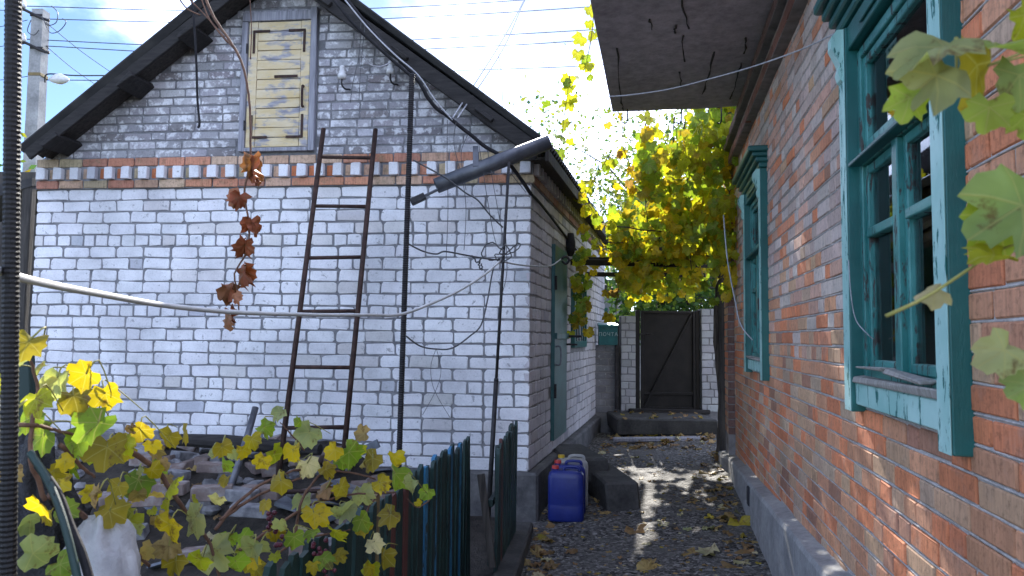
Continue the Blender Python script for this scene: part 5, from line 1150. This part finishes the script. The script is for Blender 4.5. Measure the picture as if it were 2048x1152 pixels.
# hanging dry vine shoot
dvn = Vine('dry_vine', 'bare brown vine shoot with curled red dry leaves before white wall', 'vine', at(497, 200, 3.1))
dvn.stem([at(x, y, 3.1) for x, y in ((405, -20), (428, 35), (460, 82), (485, 130), (497, 190), (501, 265), (499, 330), (489, 385), (498, 450), (494, 500), (470, 548), (476, 585), (478, 625))], 0.0062, 'stem', 6, 0.0008)
dvn.stem([at(x, y, 3.1) for x, y in ((501, 118), (503, 60), (500, 0))], 0.003, 'stem')
for x, y, s in ((507, 345, 62), (480, 405, 50), (500, 460, 44), (490, 505, 55), (488, 560, 55), (458, 595, 50), (472, 605, 32), (460, 645, 52), (512, 362, 40)):
    q = at(x, y-s*0.3, 3.1+rnd.uniform(-0.03, 0.03))
    for e in range(2): dvn.leaf(q+rv3(0.006), s*rnd.uniform(0.5, 0.66)*3.1/F, (rnd.uniform(-0.45, 0.45), rnd.uniform(-0.4, 0.4), -1), (rnd.choice((-1, 1))*rnd.uniform(0.4, 2.2), -1, rnd.uniform(-0.4, 0.4)), cj(rnd.choice(((0.3, 0.07, 0.025), (0.22, 0.06, 0.03), (0.34, 0.13, 0.07))), 0.2), True)
dvn.finish()

# ------------------------------------------------------------------ fallen leaves
def fallen(p, size, col, k, nm='fallen_leaf'):
    tip = V((rnd.uniform(-1, 1), rnd.uniform(-1, 1), rnd.uniform(-0.2, 0.2))); nr = V((rnd.uniform(-0.5, 0.5), rnd.uniform(-0.6, 0.3), 1))
    o = bpy.data.objects.new(nm, LDm[k]); C.objects.link(o); o.matrix_basis = leafW(p, size, tip, nr); o.color = (*cj(col, 0.2), 1)
    props(o, 'dry curled vine leaf fallen on the path', 'leaf', 'fallen leaves on the path')
FC = ['T', 'T', 'C', 'B', 'B', 'B', 'S', 'T']
def onpath(x, y):
    p = onz(x, y, 0.1)
    for _ in range(4): p = onz(x, y, pz(p.x, p.y))
    return p
for x, y, s, c in ((1385, 1105, 60, 'T'), (1415, 1108, 70, 'C'), (1295, 1140, 55, 'T'), (1300, 1125, 40, 'T'), (1270, 1065, 55, 'B'), (1327, 1050, 32, 'C'), (1292, 1088, 25, 'C'), (1480, 1050, 60, 'S'), (1455, 1038, 50, 'T'), (1445, 1015, 45, 'C'), (1430, 1000, 40, 'T'), (1485, 1070, 50, 'S'), (1490, 1105, 60, 'B'), (1470, 1135, 55, 'B'), (1490, 1125, 45, 'C'), (1420, 948, 45, 'T'), (1385, 1005, 35, 'T'), (1425, 980, 40, 'T'), (1405, 1020, 35, 'B'), (1205, 1025, 35, 'T'), (1090, 1075, 40, 'S'), (1095, 1055, 35, 'B'), (1075, 1110, 60, 'T'), (1055, 1130, 45, 'T'), (1100, 1085, 35, 'T'), (1200, 1005, 40, 'T'), (1285, 958, 25, 'T'), (1295, 930, 25, 'C'), (1270, 915, 25, 'C'), (1210, 905, 35, 'C'), (1360, 1030, 18, 'C'), (1420, 1058, 30, 'P'), (1375, 1060, 25, 'P'), (1505, 1085, 40, 'T'), (1060, 1140, 30, 'T')):
    p = onpath(x, y); p.z += 0.008; fallen(p, s*0.55*p.y/F, COL[c], rnd.randrange(6))
for i in range(75):
    x = 1200+255*rnd.random(); y = 872+26*rnd.random()**1.3; p = onpath(x, y); p.z += 0.01+0.03*rnd.random(); fallen(p, rnd.uniform(0.045, 0.08), COL[rnd.choice(FC)], rnd.randrange(6))
for i in range(45):
    t = rnd.random(); y = 4.6+4.5*t; p = V((rline(0, y)-0.13-abs(rnd.gauss(0, 0.14)), y, 0)); p.z = pz(p.x, p.y)+0.012; fallen(p, rnd.uniform(0.035, 0.065), COL[rnd.choice(FC)], rnd.randrange(6))
for i in range(26):
    y = rnd.uniform(4.4, 6.2); p = V((0.13+abs(rnd.gauss(0, 0.08))+(y-4.4)*0.05, y, 0)); p.z = pz(p.x, p.y)+0.012; fallen(p, rnd.uniform(0.035, 0.065), COL[rnd.choice(FC)], rnd.randrange(6))
for i in range(26):
    x, y = rnd.uniform(sx0, sx1), rnd.uniform(YS+0.05, YG-0.1); fallen(V((x, y, zg0+0.008)), rnd.uniform(0.03, 0.055), COL[rnd.choice(FC)], rnd.randrange(6))
lit = MB(); lit.uv = []
for i in range(600):
    y = rnd.uniform(3.2, 10.0); xl = 0.1 if y < 6.4 else 0.2+(y-6.4)*0.231; xr = rline(0, y)-0.12; x = rnd.uniform(xl, xr); Wm = leafW(V((x, y, pz(x, y)+0.006)), rnd.uniform(0.012, 0.03), rv3(1)*V((1, 1, 0.1)) if False else V((rnd.uniform(-1, 1), rnd.uniform(-1, 1), 0)), V((rnd.uniform(-.4, .4), rnd.uniform(-.4, .4), 1)))
    m = rnd.choice(LD); lit.add([Wm @ V(q) for q in m.v], m.f, cj(COL[rnd.choice(FC)], 0.2)); lit.uv += m.uv
o = struct('leaf_litter', lit, M['dryleaf_a'], True, 'stuff'); props(o, 'small crumbled leaf scraps scattered over the path', 'leaf litter')
for i in range(60):
    s = rnd.uniform(0.3, 4.6); d = rnd.uniform(0.2, 2.2); p = fp(s, 0, d); p.z = bedz(p.x, p.y)+0.04
    tip = V((rnd.uniform(-1, 1), rnd.uniform(-1, 1), 0)); o = bpy.data.objects.new('fallen_leaf', LDm[rnd.randrange(6)]); C.objects.link(o); o.matrix_basis = leafW(p, rnd.uniform(0.04, 0.07), tip, V((rnd.uniform(-.5, .5), -0.5, 1))); o.color = (*cj(COL[rnd.choice(FC)], 0.2), 1)
    props(o, 'dry vine leaf fallen among the rubble in the bed', 'leaf', 'fallen leaves in the garden bed')

# ------------------------------------------------------------------ lower left clutter
def lump(name, label, cat, c, rx, ry, rz_, m, amp=0.15, fq=3.0, rows=26, seed=0, fold=0.0):
    mb = MB(); n = 40; vs = []
    for i in range(rows+1):
        a = math.pi*i/rows
        for k in range(n):
            b = 2*math.pi*k/n; d = V((math.sin(a)*math.cos(b), math.sin(a)*math.sin(b), math.cos(a)))
            q = 1+amp*mnoise.noise(d*fq+V((seed, 0, 0)))+amp*0.5*mnoise.noise(d*fq*2.7+V((seed, 5, 0)))+fold*math.sin(b*7+3*mnoise.noise(d*2)+d.z*3)
            vs.append(V(c)+V((d.x*rx, d.y*ry, d.z*rz_))*q)
    mb.add(vs, [(i*n+k, (i+1)*n+k, (i+1)*n+(k+1) % n, i*n+(k+1) % n) for i in range(rows) for k in range(n)])
    return single(name, mb, M[m], label, cat, smooth=True)
lump('sack', 'bulging white cloth sack at lower left corner', 'sack', at(195, 1190, 1.85), 0.09, 0.1, 0.19, 'sack', 0.16, 2.2, seed=3, fold=0.035)
lump('plastic_sheet', 'crumpled black plastic sheet heap beside white sack', 'plastic sheet', at(45, 1130, 1.95), 0.14, 0.12, 0.3, 'tarp', 0.35, 2.5, seed=9, fold=0.05)
wire('plastic_hose', 'dark green hose strip bending over the black plastic heap', [(60, 905, 1.62), (95, 960, 1.6), (120, 1020, 1.58), (140, 1090, 1.56), (160, 1180, 1.55)], 0.008, 'fgreen', 'hose')
wire('plastic_hose', 'black hose strip bending beside the white sack', [(75, 930, 1.64), (115, 985, 1.62), (140, 1050, 1.6), (165, 1110, 1.58), (185, 1180, 1.57)], 0.009, 'cableb', 'hose')
single('wooden_stake', MB().bar(at(48, 700, 2.2), at(60, 1050, 2.2), 0.045, 0.03, (0, 1, 0), 0.003, 0.002), M['fgreen'], 'dark green wooden stake among vine leaves at left', 'stake')

# ------------------------------------------------------------------ shed and things beyond
sh = thing('shed', 'dark open shed with black eaves behind rebar post at left', 'shed', at(0, 720, 8.2))
part('roof', MB().prism([at(-260, 415, 7.3), at(64, 356, 7.3), at(64, 372, 7.3), at(-260, 470, 7.3)], V((0, 2.2, 0.5))), M['roof'], sh)
part('post', MB().bar(at(40, 720, 7.35), at(60, 370, 7.35), 0.09, 0.09, (0, 1, 0), 0.01, 0.008), M['darkwood'], sh)
part('post', MB().bar(at(-120, 720, 7.5), at(-120, 400, 7.5), 0.1, 0.1, (0, 1, 0), 0.01, 0.005), M['darkwood'], sh)
part('back_wall', MB().box(at(-50, 560, 10.2), V((1.6, 0, 0)), V((0, 0.05, 0)), UP*1.5, 0.01), M['darkwood'], sh)
def foliage(name, label, base, crown_c, rad, n, cols, lsz, trunk_r, nclump=14, group=None, sq=0.55):
    t = thing(name, label, 'tree', base, group); base, cc = V(base), V(crown_c)
    part('trunk', MB().tube(smoothpts([base-UP*0.2, base.lerp(cc, 0.4)+V((0.1, 0, 0)), cc, cc+UP*rad[2]*0.6], 5), [trunk_r*(1-0.75*i/16) for i in range(16)], 8), M['bark'], t, True)
    mb = MB(); br = MB()
    cl = []
    for i in range(nclump):
        d = rv3(0.5); d = V((d.x*rad[0], d.y*rad[1], d.z*rad[2])); cl.append((cc+d, rnd.uniform(0.25, 0.5)))
        br.tube([base.lerp(cc, rnd.uniform(0.5, 1)), cc+d*0.5+rv3(0.1), cc+d], [trunk_r*0.35, trunk_r*0.2, trunk_r*0.06], 5)
    for i in range(n):
        c0, q = rnd.choice(cl); g = rv3(0.5); p = c0+V((g.x*rad[0], g.y*rad[1], g.z*rad[2]))*q*1.5
        a, b = rv3(1).normalized(), rv3(1).normalized(); b = (b-a*b.dot(a)).normalized(); s = lsz*rnd.uniform(0.6, 1.3)
        mb.add([p-a*s*0.5, p+b*s*sq*0.6, p+a*s*0.6, p-b*s*sq*0.6], [(0, 1, 2, 3)], cj(COL[rnd.choice(cols)], 0.25))
    part('branches', br, M['bark'], t); part('crown', mb, M['fol'], t, kind='stuff'); return t
def folm():
    m, nt, b = basem('foliage', 0.6, 0, 0.3); a = nt.nodes.new('ShaderNodeAttribute'); a.attribute_name = 'col'; nt.links.new(a.outputs['Color'], b.inputs['Base Color'])
    tr = nt.nodes.new('ShaderNodeBsdfTranslucent'); nt.links.new(a.outputs['Color'], tr.inputs[0]); ms = nt.nodes.new('ShaderNodeMixShader'); ms.inputs[0].default_value = 0.4
    nt.links.new(b.outputs[0], ms.inputs[1]); nt.links.new(tr.outputs[0], ms.inputs[2]); nt.links.new(ms.outputs[0], nt.nodes['Material Output'].inputs[0]); return m
M['fol'] = folm()
def base_at(x, Y): p = at(x, 690, Y); p.z = 0.15; return p
foliage('fruit_tree', 'loose pale yellow green tree standing far beyond the gate', base_at(1310, 24), at(1310, 400, 24), (2.2, 2.0, 2.6), 9000, ['G', 'H', 'G', 'P', 'D'], 0.17, 0.16, 22)
foliage('bush', 'dark green bush growing right behind the dark gate', base_at(1330, 13.5), at(1330, 600, 13.5), (1.3, 0.8, 0.9), 4200, ['D', 'D', 'D', 'G'], 0.13, 0.07, 18)
foliage('fruit_tree', 'dense yellow green tree behind vine canopy beside red house', base_at(1440, 16), at(1430, 520, 16), (1.7, 1.4, 1.5), 5500, ['G', 'H', 'D', 'H'], 0.15, 0.12, 18)
foliage('yellow_bush', 'yellow leaved bush beyond the dark shed at left edge', base_at(-10, 12), at(0, 560, 12), (1.2, 0.8, 1.4), 3500, ['Y', 'H', 'G', 'D'], 0.13, 0.07, 16)
nb = thing('neighbour_house', 'low grey neighbouring building with green door beyond mailbox', 'building', base_at(1210, 17))
n0, n1 = at(1150, 600, 17), at(1262, 600, 17)
part('wall', MB().box(V(((n0.x+n1.x)/2, 17.15, 1.3)), V(((n1.x-n0.x)/2, 0, 0)), V((0, 0.12, 0)), UP*1.35, 0.01), M['render'], nb)
part('roof', MB().box(V(((n0.x+n1.x)/2, 17.3, 2.75)), V(((n1.x-n0.x)/2+0.15, 0, 0)), V((0, 0.5, 0.1)), UP*0.06, 0.01), M['roof'], nb)
e0, e1 = at(1192, 600, 17), at(1215, 600, 17)
dr = part('door', MB().box(V(((e0.x+e1.x)/2, 17.0, 1.2)), V(((e1.x-e0.x)/2, 0, 0)), V((0, 0.03, 0)), UP*1.0, 0.01), M['greendoor'], nb)
part('handle', MB().tube([V((e1.x-0.05, 16.96, 1.1)), V((e1.x-0.05, 16.92, 1.1)), V((e1.x-0.05, 16.92, 1.22))], 0.012, 6), M['iron'], dr)
fw_ = thing('street_fence', 'plain grey rendered wall running behind the far bushes', 'wall', (3, 19, 0.1))
part('panel', MB().box((5.5, 19, 0.9), (5.0, 0, 0), (0, 0.08, 0), UP*0.9, 0.01), M['render'], fw_)
part('door_lamp', MB().tube([sp_(d1+0.12, 2.42, 0.05), sp_(d1+0.12, 2.5, 0.05), sp_(d1+0.12, 2.58, 0.05), sp_(d1+0.12, 2.68, 0.05)], [0.03, 0.055, 0.055, 0.035], 10), M['cableb'], house, True)
